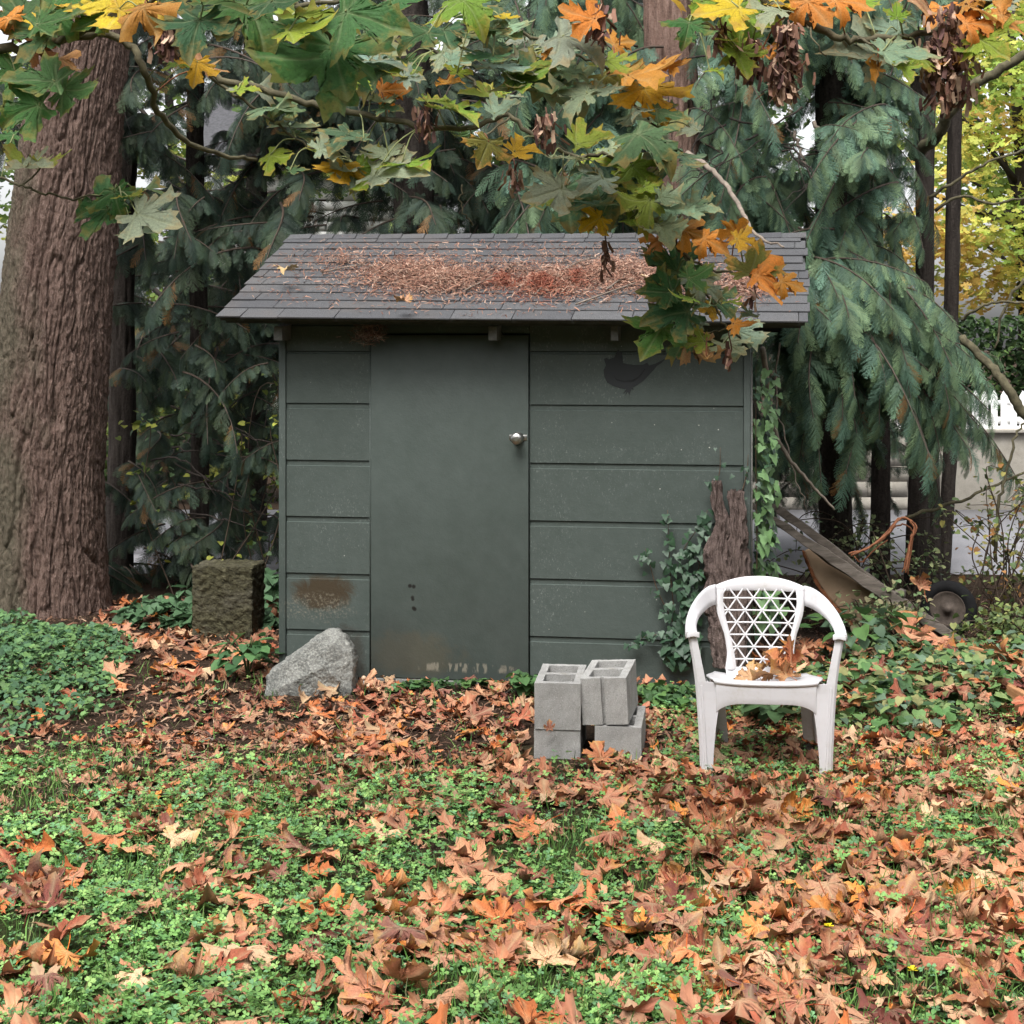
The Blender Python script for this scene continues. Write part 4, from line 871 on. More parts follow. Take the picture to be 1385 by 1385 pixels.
maple_branch('mossy maple bough across the upper right with hanging brown seed clusters', [
    ([(985, -60, 4.3), (1025, -5, 4.3), (1060, 14, 4.3), (1095, 32, 4.3), (1135, 50, 4.3), (1170, 54, 4.3), (1215, 50, 4.3), (1262, 42, 4.3), (1330, 10, 4.3), (1390, -10, 4.3)], .013, .008),
    ([(1090, 30, 4.3), (1100, 52, 4.2), (1118, 76, 4.2)], .003, .002), ([(1262, 42, 4.3), (1290, 60, 4.3), (1310, 60, 4.3)], .005, .003),
    ([(1160, 54, 4.3), (1190, 64, 4.2), (1200, 70, 4.2)], .004, .002), ([(985, -60, 4.3), (960, -10, 4.3), (945, 10, 4.3), (940, 30, 4.3)], .005, .003)],
    [(945, 12, 60, 'l', -110, 45), (975, 14, 84, 'y', -160, 50), (1015, 22, 96, 'l', -35, 45), (1000, 50, 60, 'l', 160, 50), (1002, 84, 62, 'l', -80, 30), (985, 62, 50, 'l', 160, 30), (930, 42, 56, 'G', -100, 40), (1060, 6, 50, 'y', -20, 60), (1104, 14, 66, 'o', -60, 40), (1150, 4, 70, 'o', -5, 60), (1040, 68, 40, 'o', 20, 50), (1213, 16, 30, 'l', 85, 20),
     (1160, 78, 110, 'w', 178, 45), (1225, 72, 96, 'w', -15, 50), (1195, 38, 60, 'w', 150, 55), (1175, 90, 40, 'o', 180, 60), (1225, 98, 40, 'l', -80, 30), (1330, 12, 76, 'o', 0, 60), (1370, 22, 60, 'o', 10, 50), (1325, 34, 62, 'o', -5, 60), (1340, 62, 66, 'l', -55, 45), (1268, 20, 60, 'o', -120, 50), (1290, 90, 40, 'o', -60, 40), (1355, 0, 60, 'w', 20, 60), (1180, 0, 60, 'l', 0, 60), (1250, 0, 70, 'b', -20, 60), (895, -8, 80, 'y', -60, 60)],
    [(1066, 42, 44, 92, 260), (1012, 58, 46, 46, 120), (1052, 92, 34, 40, 80), (1288, 24, 66, 130, 460), (1262, 60, 40, 60, 120), (972, 32, 30, 32, 40)])

# ------------------------------------------------------------------ fallen leaves
DM = [leaf_mesh('fallen_leaf', rl, 5, c, .20, True, 1, (1.1, .8, .6)) for c in (.45, .55, .65, .8, .9, 1.0, .6, .75, .5, .85, 1.1, .7, .35, .95, .6, .8, .9, .5)]
for m_ in DM: m_.materials.append(M['dead'])
DC = [((.46, .22, .12), 'tan'), ((.37, .145, .076), 'light brown'), ((.48, .145, .045), 'orange'), ((.29, .085, .045), 'rust brown'), ((.54, .34, .20), 'pale buff'), ((.17, .05, .036), 'dark red brown'), ((.36, .155, .09), 'pinkish brown'), ((.56, .20, .04), 'bright orange')]
DW = np.array([.20, .2, .11, .17, .08, .09, .12, .03])
def inv(px, py, z=0.0): Y = (CH-z)*F/(py-HY); return (px-CX)/F*Y, Y
def pix(x, y, z=0.0): return CX+x/y*F, HY+(CH-z)/y*F
rf = np.random.default_rng(5)
def leaf_density(px, py):
    d = .22+.18*(px > 480)+.30*np.clip((px-820)/200, 0, 1)
    d = d+.35*np.exp(-((py-1062)/30)**2)*(px > 440)+.35*np.exp(-((py-1240)/40)**2*.7-((px-330)/130)**2)+.4*np.exp(-((py-1350)/60)**2-((px-60)/190)**2)
    d = d*np.where((py < 1130) & (px < 420), .45, 1)*np.where((py < 1000) & (px > 870), .55, 1)
    d = d*(1-.75*np.exp(-((px-640)/120)**2-((py-1140)/30)**2))*(1-.8*np.exp(-((px-180)/170)**2-((py-1290)/40)**2))*(1-.6*np.exp(-((px-230)/160)**2-((py-1090)/40)**2))
    d = d*(1-.6*np.exp(-((px-640)/150)**2-((py-1370)/12)**2))
    return d
avoid = [(722, 865, 6.45, 7.25)]
def bad(x, y):
    px, py = pix(x, y)
    if 710 < px < 875 and 6.6 < y < 7.2: return True
    lx = (x-XL)*cos(TH)-(y-YL)*sin(TH); ly = (x-XL)*sin(TH)+(y-YL)*cos(TH)
    return (-.02 < lx < WW+.02) and -.05 < ly < 1.9
cand = []
while len(cand) < 2200:
    Y = rf.uniform(3.6, 8.6); x = rf.uniform(-1, 1)*Y*.36
    px, py = pix(x, Y); n_ = .5+.9*perlin(x*2.2, Y*2.2, 5.)+.3
    if bad(x, Y) or Y > 8.2 and px < 700: continue
    if rf.random() < leaf_density(px, min(py, 1385))*np.clip(n_, .1, 1.6)*.9: cand.append((x, Y))
cand = np.array(cand); n = len(cand)
size = np.clip(rf.lognormal(-2.46, .36, n), .045, .145)*np.where(cand[:, 1] > 6.0, .78, 1.0)*.92
visible = np.abs(cand[:, 0]/cand[:, 1]*F) < 700
visible &= cand[:, 1] > 4.1
score = np.where(visible, size/cand[:, 1], 0); order = np.argsort(-score)
ci = rf.choice(len(DC), n, p=DW/DW.sum()); vi = rf.integers(0, len(DM), n)
yaw = rf.uniform(0, 2*pi, n); pit = rf.normal(0, .22, n); rol = rf.normal(0, .22, n); flip = rf.random(n) < .35; rol = rol+flip*pi
H = gh(cand[:, 0], cand[:, 1])+.047
mean = {}
for i, m_ in enumerate(DM):
    co = np.empty(len(m_.vertices)*3); m_.vertices.foreach_get('co', co); co = co.reshape(-1, 3); mean[i] = (co, co.mean(0))
Rm = rotm(yaw, pit, rol)
def leaf_z(i):   # rest the leaf on the ground by its lowest fifth
    co, mu = mean[vi[i]]; z = ((co[::5]-mu) @ Rm[i].T)[:, 2]*size[i]; return -np.percentile(z, 12)
def where_words(px, py):
    side = 'far left' if px < 140 else 'left' if px < 330 else 'left of centre' if px < 560 else 'central' if px < 760 else 'right of centre' if px < 960 else 'right' if px < 1180 else 'far right'
    if py < 1000: return ('before the door' if px < 720 else 'beside the chair' if px < 1150 else 'on weeds by the plank')
    if py < 1075: return ('on the bare strip, '+side if px < 700 else 'below the concrete blocks' if px < 880 else 'by the chair legs' if px < 1140 else 'on grass beside the chair')
    return side+(', lower edge' if py > 1330 else ', low lawn' if py > 1250 else ', mid lawn' if py > 1160 else ', upper lawn')
big = set(order[:296].tolist())
for i in order[:296]:
    m_ = DM[vi[i]]; o = bpy.data.objects.new('fallen_leaf', m_); C.objects.link(o)
    co, mu = mean[vi[i]]; R = Rm[i]; c_ = R @ (mu*size[i])
    Mx = Matrix([[*(R[a]*size[i]), (cand[i, 0], cand[i, 1], H[i]-.022+leaf_z(i))[a]-c_[a]] for a in range(3)]+[[0, 0, 0, 1]]); o.matrix_world = Mx
    c = np.array(DC[ci[i]][0])*rf.uniform(.70, 1.3); o.color = (*np.clip(c, 0, 1), rf.uniform(.4, 1))
    px, py = pix(cand[i, 0], cand[i, 1]); sz = 'large' if size[i] > .11 else 'middling' if size[i] > .085 else 'small'
    cu = 'upturned' if flip[i] else 'open' if vi[i] in (12, 0, 8) else 'tightly rolled' if vi[i] in (5, 10, 13, 4) else 'curled'
    sdir = R @ np.array([0, -1., 0]); sw = 'stalk left' if sdir[0] < -.6 else 'stalk right' if sdir[0] > .6 else 'stalk forward' if sdir[1] < 0 else 'stalk backward'
    o['label'] = f'{sz} {cu} {DC[ci[i]][1]} maple leaf, {sw}, {where_words(px, py)}'; o['category'] = 'leaf'; o['group'] = 'fallen maple leaves on the lawn'
acc = Acc(); cols = []
def add_dead(pos, size_, yaw_, pit_, rol_, vis, cis, dmin_=None):
    for i in range(len(pos)):
        co, mu = mean[vis[i]] if dmin_ is None else dmin_[vis[i]]
        R = rotm([yaw_[i]], [pit_[i]], [rol_[i]])[0]; v = ((co-mu)*size_[i]) @ R.T
        z = np.percentile(v[::4, 2], 12); yield v+pos[i]+[0, 0, -z], cis[i]
LOW = []
for c in (.5, .7, .9, 1.1, .8, .6): LOW.append(leaf_mesh_arr(rl, 3, c, .18, 1))
lowm = {i: (l[0], l[0].mean(0)) for i, l in enumerate(LOW)}
rest = order[296:]
def add_low(pos, sz, accum, ccol, dark=1.):
    k = rf.integers(0, len(LOW), len(pos)); cc_ = rf.choice(len(DC), len(pos), p=DW/DW.sum())
    for i, (v, c) in enumerate(add_dead(pos, sz, rf.uniform(0, 6.28, len(pos)), rf.normal(0, .2, len(pos)), rf.normal(0, .2, len(pos))+pi*(rf.random(len(pos)) < .35), k, cc_, lowm)):
        accum.add(v, LOW[k[i]][1], np.array(DC[c][0])*rf.uniform(.6, 1.25)*dark); ccol.append(LOW[k[i]][2])
pos = np.stack([cand[rest, 0], cand[rest, 1], H[rest]-.022], 1); add_low(pos, size[rest], acc, cols)
# smaller broken leaves: dense in the band before the shed and on the right
sm = []
while len(sm) < 2900:
    Y = rf.uniform(3.8, 8.5) if rf.random() < .45 else rf.uniform(5.6, 8.2); x = rf.uniform(-1, 1)*Y*.36; px, py = pix(x, Y)
    if bad(x, Y): continue
    d = .3+.55*(5.9 < Y)*(px > 160)+.6*(px > 820)-.35*(Y > 7.3)*(px < 330)-.5*(Y > 7.2)*(px > 1130)
    d *= np.clip(.75+.8*perlin(x*2, Y*2, 2.), .15, 1.3)
    if rf.random() < d: sm.append((x, Y))
sm = np.array(sm); add_low(np.stack([sm[:, 0], sm[:, 1], gh(sm[:, 0], sm[:, 1])+.006], 1), rf.uniform(.028, .075, len(sm)), acc, cols, .85)
# behind the corner and by the fir
sm = np.stack([rf.uniform(-2.6, -1.25, 260), rf.uniform(8.2, 10.6, 260)], 1); add_low(np.stack([sm[:, 0], sm[:, 1], gh(sm[:, 0], sm[:, 1])+.01], 1), rf.uniform(.05, .12, len(sm)), acc, cols, .9)
sm = np.stack([rf.uniform(1.3, 3.0, 150), rf.uniform(7.2, 8.7, 150)], 1); add_low(np.stack([sm[:, 0], sm[:, 1], gh(sm[:, 0], sm[:, 1])+.1], 1), rf.uniform(.05, .12, len(sm)), acc, cols)
me_ = acc.mesh('leaf_litter', True); attr(me_, 'vein', np.concatenate(cols)); o = link('leaf_litter', me_, M['dead'], kind='stuff', label='smaller curled maple leaves scattered thickly over grass and soil'); o.color = (1, 1, 1, 1)
def placed_leaf(px, py, Y, S_, yaw_, pit_, rol_, v, col, label, group=None):
    o = bpy.data.objects.new('fallen_leaf', DM[v]); C.objects.link(o); co, mu = mean[v]; R = rotm([yaw_], [pit_], [rol_])[0]; c_ = R @ (mu*S_); p = P(px, py, Y)
    o.matrix_world = Matrix([[*(R[a]*S_), p[a]-c_[a]] for a in range(3)]+[[0, 0, 0, 1]]); o.color = (*col, .5)
    o['label'] = label; o['category'] = 'leaf'
    if group: o['group'] = group
    return o
# ------------------------------------------------------------------ low plants
def lobed(n=6, w_=.5, notch=.12, fold=.12):
    """small rounded leaflet, stalk at origin, tip +Y"""
    p = [(0, 0, 0), (.32*w_*2, .35, fold), (.42*w_*2, .72, fold), (.20*w_*2, 1.0, fold*.5), (0, 1-notch, 0), (-.20*w_*2, 1.0, fold*.5), (-.42*w_*2, .72, fold), (-.32*w_*2, .35, fold)]
    return np.array(p, float), np.array([(0, 1, 2, 4), (2, 3, 4, 4), (0, 4, 6, 7), (4, 5, 6, 6)])
def trifoliate():
    v, f = lobed(); V, T = [], []
    tris = [(0, 1, 2), (0, 2, 4), (2, 3, 4), (0, 4, 6), (4, 5, 6), (0, 6, 7)]
    for k, a in enumerate((0, 2.1, -2.1)):
        R = rotm([a], [.15], [0])[0]; V.append((v*.5) @ R.T); T += [(a_+k*8, b+k*8, c+k*8) for a_, b, c in tris]
    return np.concatenate(V), np.array(T)
TV, TF = trifoliate()
def green_density(px, py):
    d = .95-.42*np.clip((px-820)/200, 0, 1)
    d = d*np.clip((py-1010)/70, 0, 1)+.35*(py < 1010)*(px < 200)*(py > 985)+.5*(px > 880)*(py < 1080)*(py > 940)+.25*(px < 120)*(py > 1000)
    return np.clip(d, 0.03, 1)
rc = np.random.default_rng(9)
acc = Acc(); N = 72000
Y = 3.7+(8.3-3.7)*rc.random(N)**1.1; X = rc.uniform(-1, 1, N)*Y*.37; px, py = pix(X, Y)
g = green_density(px, np.minimum(py, 1385))*np.clip(.62+1.0*perlin(X*1.7, Y*1.7, 8.)+.35*perlin(X*6, Y*6, 1.), 0.02, 1.2)
ok = (rc.random(N) < g); ok &= ~np.array([bad(a, b) for a, b in zip(X, Y)]); X, Y, px, py = X[ok], Y[ok], px[ok], py[ok]; n = len(X)
mound = np.clip(.5+perlin(X*3, Y*3, 2.), 0, 1)
Z = gh(X, Y)+.008+rc.uniform(.0, .045, n)*(.4+mound)
s_ = rc.uniform(.010, .021, n)*(.8+.5*mound)
pal = np.array([(.155, .31, .085), (.195, .37, .105), (.105, .23, .07), (.26, .41, .13), (.14, .29, .13)])
tone = perlin(X*.9, Y*.9, 4.)[:, None]; col = pal[rc.integers(0, 5, n)]*rc.uniform(.75, 1.25, (n, 1))*(1+.25*tone)
v, f, t = scatter(TV, TF, np.stack([X, Y, Z], 1), rotm(rc.uniform(0, 6.28, n), rc.normal(0, .35, n), rc.normal(0, .35, n)), s_*1.6, col)
acc.add(v, f, t); link('clover', acc.mesh('clover'), M['herb'], kind='stuff', label='bright green clover and small weeds covering the front lawn')
# grass blades
acc = Acc(); N = 60000; Y = 3.7+(8.6-3.7)*rc.random(N)**1.1; X = rc.uniform(-1, 1, N)*Y*.37; px, py = pix(X, Y)
g = (.25+.55*np.clip(perlin(X*1.3+9, Y*1.3, 1.)*2.5, 0, 1))*np.where(py < 1015, .16, 1)+.3*(px > 880)*(py > 1050)
ok = rc.random(N) < g; ok &= ~np.array([bad(a, b) for a, b in zip(X, Y)]); X, Y = X[ok], Y[ok]; n = len(X)
bv = np.array([(-.035, 0, 0), (.035, 0, 0), (-.028, .12, .5), (.028, .12, .5), (0, .42, .95)]); bf = np.array([(0, 1, 3), (0, 3, 2), (2, 3, 4)])
gp = np.array([(.10, .22, .05), (.14, .28, .065), (.19, .29, .085), (.07, .16, .045), (.32, .30, .16)])
v, f, t = scatter(bv, bf, np.stack([X, Y, gh(X, Y)-.004], 1), rotm(rc.uniform(0, 6.28, n), rc.normal(0, .35, n), rc.normal(0, .3, n)), rc.uniform(.03, .085, n), gp[rc.choice(5, n, p=[.3, .3, .15, .2, .05])]*rc.uniform(.7, 1.2, (n, 1)))
acc.add(v, f, t); link('grass', acc.mesh('grass'), M['herb'], kind='stuff', label='thin tufts of lawn grass between the fallen leaves')
# soil litter: slivers, chips, needles
acc = Acc(); N = 30000; Y = rc.uniform(5.2, 10.8, N); X = rc.uniform(-1, 1, N)*Y*.37; px, py = pix(X, Y)
ok = (rc.random(N) < np.where(py > 1080, .15, .95)) & ~np.array([bad(a, b) for a, b in zip(X, Y)]); X, Y = X[ok], Y[ok]; n = len(X)
lp = np.array([(.16, .085, .055), (.10, .055, .038), (.25, .15, .10), (.33, .22, .15), (.06, .035, .026), (.19, .10, .06)])
tv, tf = sliver(1, .16, .12)
v, f, t = scatter(tv, tf, np.stack([X, Y, gh(X, Y)+.014], 1), rotm(rc.uniform(0, 6.28, n), rc.normal(0, .25, n), rc.normal(0, .35, n)), np.clip(rc.lognormal(-3.7, .5, n), .01, .07), lp[rc.integers(0, 6, n)]*rc.uniform(.7, 1.25, (n, 1)))
acc.add(v, f, t); link('soil_litter', acc.mesh('soil_litter'), M['dry'], kind='stuff', label='brown chips and needles covering the bare soil before the shed')
# broad leaf ground cover mounds
HV = np.array([(0, 0, 0), (.34, -.12, .04), (.52, .22, .10), (.36, .66, .08), (0, 1., -.10), (-.36, .66, .08), (-.52, .22, .10), (-.34, -.12, .04), (0, .45, -.02)], float)
HF = np.array([(0, 1, 8), (1, 2, 8), (2, 3, 8), (3, 4, 8), (4, 5, 8), (5, 6, 8), (6, 7, 8), (7, 0, 8)])
def cover(name, label, blobs, n, size_, pal, h, dens_seed=0, droop=.5, stems=True):
    acc = Acc(); w_ = np.array([b[2]*b[3] for b in blobs], float); w_ /= w_.sum(); k = rc.choice(len(blobs), n, p=w_); B = np.array(blobs)[k]
    a = rc.uniform(0, 6.28, n); r = np.sqrt(rc.random(n)); X = B[:, 0]+B[:, 2]*r*np.cos(a); Y = B[:, 1]+B[:, 3]*r*np.sin(a)
    top = B[:, 4]*np.sqrt(np.clip(1-r**2, 0, 1))*(.75+.5*perlin(X*4, Y*4, dens_seed)); Z = gh(X, Y)+.02+top*rc.uniform(.35, 1., n)
    ok = ~np.array([bad(a_, b_) for a_, b_ in zip(X, Y)]); X, Y, Z = X[ok], Y[ok], Z[ok]; n = len(X)
    col = np.array(pal)[rc.integers(0, len(pal), n)]*rc.uniform(.7, 1.3, (n, 1))
    v, f, t = scatter(HV, HF, np.stack([X, Y, Z], 1), rotm(rc.normal(pi, 1.0, n), rc.normal(-.25, .35, n), rc.normal(0, .35, n)), rc.uniform(*size_, n), col); acc.add(v, f, t)
    if stems:
        m = n//3; i = rc.integers(0, n, m); bv2 = np.array([(-.5, 0, 0), (.5, 0, 0), (.4, 0, 1), (-.4, 0, 1)], float)
        v, f, t = scatter(bv2, np.array([(0, 1, 2, 3)]), np.stack([X[i], Y[i], gh(X[i], Y[i])], 1), rotm(rc.uniform(0, 6, m), rc.normal(0, .3, m), 0*X[i]), np.stack([np.full(m, .003), np.ones(m), Z[i]], 1), np.tile((.07, .09, .035), (m, 1))); acc.add(v, f, t)
    return link(name, acc.mesh(name), M['herb'], kind='stuff', label=label)
GP = [(.075, .155, .065), (.105, .20, .075), (.14, .25, .085), (.065, .135, .07)]
cover('ground_cover', 'deep green leafy ground cover at the foot of the fir trunk', [(-2.35, 7.75, .42, .65, .10), (-2.75, 8.6, .7, .9, .16), (-2.55, 8.7, .45, .8, .14), (-3.3, 9.2, .6, .7, .2)], 4200, (.022, .045), GP, .1, 1.)
cover('undergrowth', 'broad leaved green plants and bindweed between chair and wheelbarrow', [(1.75, 7.5, .38, .5, .22), (2.15, 8.0, .5, .6, .22), (1.6, 8.0, .35, .4, .14), (2.7, 8.2, .6, .7, .2), (1.15, 7.55, .22, .28, .2), (2.1, 8.5, .6, .35, .16), (3.3, 9.0, .5, .6, .2), (.95, 7.6, .25, .2, .12)], 3600, (.03, .065), [(.075, .16, .05), (.12, .21, .07), (.17, .24, .09), (.06, .12, .05), (.22, .22, .09), (.11, .17, .11)], .2, 2.)
cover('undergrowth', 'pale green low leaves in shade behind the mossy block', [(-2.05, 9.9, .4, .35, .2), (-1.75, 9.7, .35, .25, .18), (-1.6, 10.4, .5, .4, .3)], 650, (.05, .09), [(.06, .12, .055), (.08, .15, .075)], .2, 3.)
cover('weeds', 'low weeds along the shed foot and round the concrete blocks', [(.45, 7.75, .25, .12, .10), (.15, 7.85, .1, .08, .14), (.75, 7.6, .2, .15, .12), (.05, 7.9, .1, .06, .12), (-.35, 8.05, .3, .06, .05)], 520, (.025, .055), [(.06, .13, .045), (.09, .17, .05), (.05, .10, .04)], .2, 4.)
# leafy weed left of the boulder
def leafy_plant(name, label, x, y, n, h, spread, ls, pal):
    root = thing(name, label, 'plant', (x, y, float(gh(x, y)))); acc = Acc()
    for i in range(max(3, n//5)):
        a = rc.uniform(0, 6.28); e = np.array([cos(a)*spread*.7, sin(a)*spread*.7, h*rc.uniform(.6, 1)]); V, Fq = tube_arr(smooth_path([(0, 0, 0), e*[.3, .3, .6], e], 3), [.004]*7, 4); acc.add(V, Fq, (.07, .10, .04))
    link('stem', acc.mesh('stem'), M['herb'], root)
    for i in range(min(6, n)):
        c = np.array(pal[i % len(pal)]); a2 = Acc(); a2.add(HV, HF, c*rc.uniform(.8, 1.2)); mm = a2.mesh('leaf', True); mm.materials.append(M['herb'])
        for j in range(n//6+1):
            o = bpy.data.objects.new('leaf', mm); C.objects.link(o); o.parent = root; a = rc.uniform(0, 6.28); r = spread*rc.uniform(.15, 1)
            o.location = (r*cos(a), r*sin(a), h*rc.uniform(.35, 1)); o.rotation_euler = (rc.normal(-.35, .3), rc.normal(0, .3), a-pi/2); o.scale = [rc.uniform(*ls)]*3
    return root
leafy_plant('leafy_weed', 'broad leaved weed growing just left of the grey boulder', *inv(335, 915), 40, .22, .16, (.05, .09), [(.055, .13, .05), (.08, .17, .06)])
leafy_plant('leafy_weed', 'weed with large leaves showing under the white chair', *inv(1050, 985), 12, .16, .12, (.07, .12), [(.08, .15, .06), (.11, .19, .09)])
leafy_plant('leafy_weed', 'low upright weed in front of the wheelbarrow tray', *inv(1165, 905), 46, .32, .3, (.06, .10), [(.07, .15, .05), (.10, .20, .06), (.09, .15, .09)])
leafy_plant('leafy_weed', 'small weed beside the left edge of the concrete blocks', *inv(706, 945), 10, .12, .07, (.05, .07), [(.07, .15, .05)])
for i, (px, py, lab) in enumerate([(1121, 1277, 'yellow hawkbit flower head low in the right lawn'), (1234, 1339, 'yellow flower near the lower right corner')]):
    x, y = inv(px, py); fl = thing('yellow_flower', lab, 'flower', (x, y, float(gh(x, y))+.05), 0, 'yellow lawn flowers'); acc = Acc()
    pv = np.array([(-.12, .1, .02), (.12, .1, .02), (.16, .9, .25), (-.16, .9, .25)]); n = 16
    v, f, t = scatter(pv, np.array([(0, 1, 2, 3)]), np.zeros((n, 3)), rotm(np.arange(n)*2*pi/n, 0*np.arange(n)+rc.normal(.2, .2, n), 0*np.arange(n)), np.full(n, .016), np.tile((.75, .62, .02), (n, 1))); acc.add(v, f, t); link('petals', acc.mesh('petals'), M['herb'], fl)
    V, Fq = tube_arr([(0, 0, -.05), (0, 0, 0.002)], .0015, 4); link('stalk', big_mesh('stalk', V, Fq), M['greenstalk'], fl)

# ------------------------------------------------------------------ ivy on the shed
IV = np.array([(0, 0, 0), (.30, -.18, 0), (.52, .02, .03), (.30, .28, .04), (.30, .48, .02), (0, .95, -.05), (-.30, .48, .02), (-.30, .28, .04), (-.52, .02, .03), (-.30, -.18, 0), (0, .3, .03)], float)
IF = np.array([(i, (i+1) % 10, 10) for i in range(10)])
IVM = []
for c in ((.028, .062, .034), (.045, .095, .05), (.036, .078, .04), (.14, .25, .10)):
    a2 = Acc(); a2.add(IV, IF, c); mm = a2.mesh('leaf', False); mm.materials.append(M['ivy']); IVM.append(mm)
def ivy(label, root_loc, vines, lm, nrmv, W_=None):
    """vines: list of local paths on a wall whose outward normal is nrmv"""
    root = thing('ivy', label, 'climbing plant', (0, 0, 0)); root.matrix_world = W_
    acc = Acc(); cnt = 0
    for path, n_, ls in vines:
        p = smooth_path(path, 5); V, Fq = tube_arr(p, np.linspace(.0035, .0012, len(p)), 4); acc.add(V, Fq, (.09, .06, .04))
        for i in range(n_):
            u = rc.uniform(0, 1)*(len(p)-1); k = int(min(u, len(p)-2)); q = p[k]+(p[k+1]-p[k])*(u-k)
            taper = 1-.55*u/(len(p)-1)
            tv_ = np.cross(nrmv, [0, 0, 1]); q = q+tv_*rc.normal(0, .035)*taper+np.array([0, 0, 1])*rc.normal(0, .03)*taper+(np.array(nrmv)*rc.uniform(.012, .05) if nrmv[0] == 0 else np.array([1, 0, 0])*rc.uniform(0, .09))
            N_ = nrm(np.array(nrmv)+rc.normal(0, .35, 3)+np.array([0, 0, .35])); a = rc.uniform(-2.3, -.8); d = tv_*cos(a)+np.array([0, 0, 1])*sin(a); d = nrm(d-N_*np.dot(d, N_)); x = np.cross(d, N_)
            S_ = rc.uniform(*ls)*(.5+.5*taper)
            o = bpy.data.objects.new('leaf', IVM[rc.choice(4, p=lm)]); C.objects.link(o); o.parent = root
            o.matrix_local = Matrix([[x[b]*S_, d[b]*S_, N_[b]*S_, q[b]] for b in range(3)]+[[0, 0, 0, 1]]); cnt += 1
    link('stem', acc.mesh('stem'), M['dry'], root); return root
def lw3(px, py, y=-.03): a, b = LW(px, py, y); return (a, y, b)
ivy('dark ivy climbing the siding beside the leaning bark slab', None, [
    ([lw3(925, 890), lw3(915, 850), lw3(908, 790), lw3(905, 740), lw3(903, 690)], 46, (.035, .06)), ([lw3(915, 850), lw3(890, 800), lw3(878, 760), lw3(873, 742)], 26, (.03, .05)),
    ([lw3(925, 880), lw3(895, 860), lw3(870, 862), lw3(855, 872)], 30, (.03, .055)), ([lw3(935, 880), lw3(935, 820), lw3(945, 770), lw3(948, 720), lw3(957, 690)], 58, (.04, .065)),
    ([lw3(920, 860), lw3(930, 800), lw3(920, 760)], 34, (.04, .06)), ([lw3(962, 660), lw3(973, 640), lw3(974, 605)], 8, (.025, .035)), ([lw3(1004, 665), lw3(1010, 640), lw3(1012, 615)], 9, (.02, .035)), ([lw3(945, 760), lw3(925, 745), lw3(955, 700)], 24, (.035, .055)),
    ([lw3(900, 890), lw3(925, 880), lw3(940, 850)], 30, (.04, .07))], [.5, .2, .3, 0], (0, -1, 0), SW)
vin = []
for i in range(7):
    y0 = rc.uniform(.0, .30); vin.append(([(WW+.03, y0+rc.normal(0, .05), .3), (WW+.035, y0+rc.normal(0, .06), .7), (WW+.03, y0+rc.normal(0, .08), 1.1), (WW+.03, y0+rc.normal(0, .06), 1.5+rc.uniform(-.2, .2))], 40, (.05, .08)))
ivy('light green ivy sheet covering the right side wall of the shed', None, vin, [.03, .17, .1, .7], (.75, -.66, 0), SW)

# ------------------------------------------------------------------ boulder, mossy block
def ico(sub):
    import bmesh
    bm = bmesh.new(); bmesh.ops.create_icosphere(bm, subdivisions=sub, radius=1); me_ = bpy.data.meshes.new('tmp'); bm.to_mesh(me_); bm.free()
    v = np.array([p.co[:] for p in me_.vertices]); f = np.array([list(p.vertices) for p in me_.polygons]); return v, f
v, f = ico(6); d = v/np.linalg.norm(v, axis=1)[:, None]
hull = [(-.255, -.03), (-.25, .07), (-.16, .145), (-.06, .215), (.01, .258), (.066, .300), (.134, .297), (.185, .272), (.226, .206), (.236, .13), (.232, -.03)]
planes = []   # support planes from the silhouette plus chiselled faces
for i in range(len(hull)-1):
    a, b = np.array(hull[i]), np.array(hull[i+1]); nn = np.array([-(b-a)[1], (b-a)[0]]); nn = nn/np.linalg.norm(nn); nn = -nn if np.dot(nn, a-np.array([.02, .08])) < 0 else nn; planes.append((np.array([nn[0], 0, nn[1]]), np.dot(nn, a-np.array([.02, .08]))))
for nx, ny, nz, dd in [(-.15, -.95, .3, .15), (.35, -.9, .2, .17), (.1, -.5, .85, .21), (.1, .9, .2, .13), (.5, -.6, .5, .215), (-.35, -.9, .15, .22), (0, 0, -1, .14), (-.3, .9, .4, .16), (.4, .8, .3, .19), (.05, -.98, -.1, .15)]:
    n_ = nrm((nx, ny, nz)); planes.append((n_, dd))
r = np.full(len(d), 9.)
for n_, dd in planes:
    c = d @ n_; r = np.where(c > .02, np.minimum(r, dd/np.maximum(c, .02)), r)
r = r*(1+.045*fbm(d[:, 0]*3, d[:, 1]*3, d[:, 2]*3, 4)+.02*fbm(d[:, 0]*14, d[:, 1]*14, d[:, 2]*14, 3))
v = (d*r[:, None]+[.02, 0, .08])*[.90, 1, .88]
x, y = inv(424, 930); y = 8.07; x = (424-CX)/F*y
link('boulder', big_mesh('boulder', v, f, smooth=True), M['rock'], loc=(x, y, .02), label='grey speckled granite boulder leaning at the shed corner left of the door', category='rock')
def rough_block(name, dims, seg, amp, mat, loc, rot, seed=0, **k):
    v, f = ico(5); d = v/np.abs(v).max(1)[:, None]   # cube map
    v2 = d*np.array(dims)/2; q = d/np.linalg.norm(d, axis=1)[:, None]
    v2 = v2*.985+q*(amp*fbm(v2[:, 0]*12+seed, v2[:, 1]*12, v2[:, 2]*12, 4)[:, None])
    o = link(name, big_mesh(name, v2, f, smooth=True), mat, loc=loc, **k); o.rotation_euler = rot; return o
import bmesh
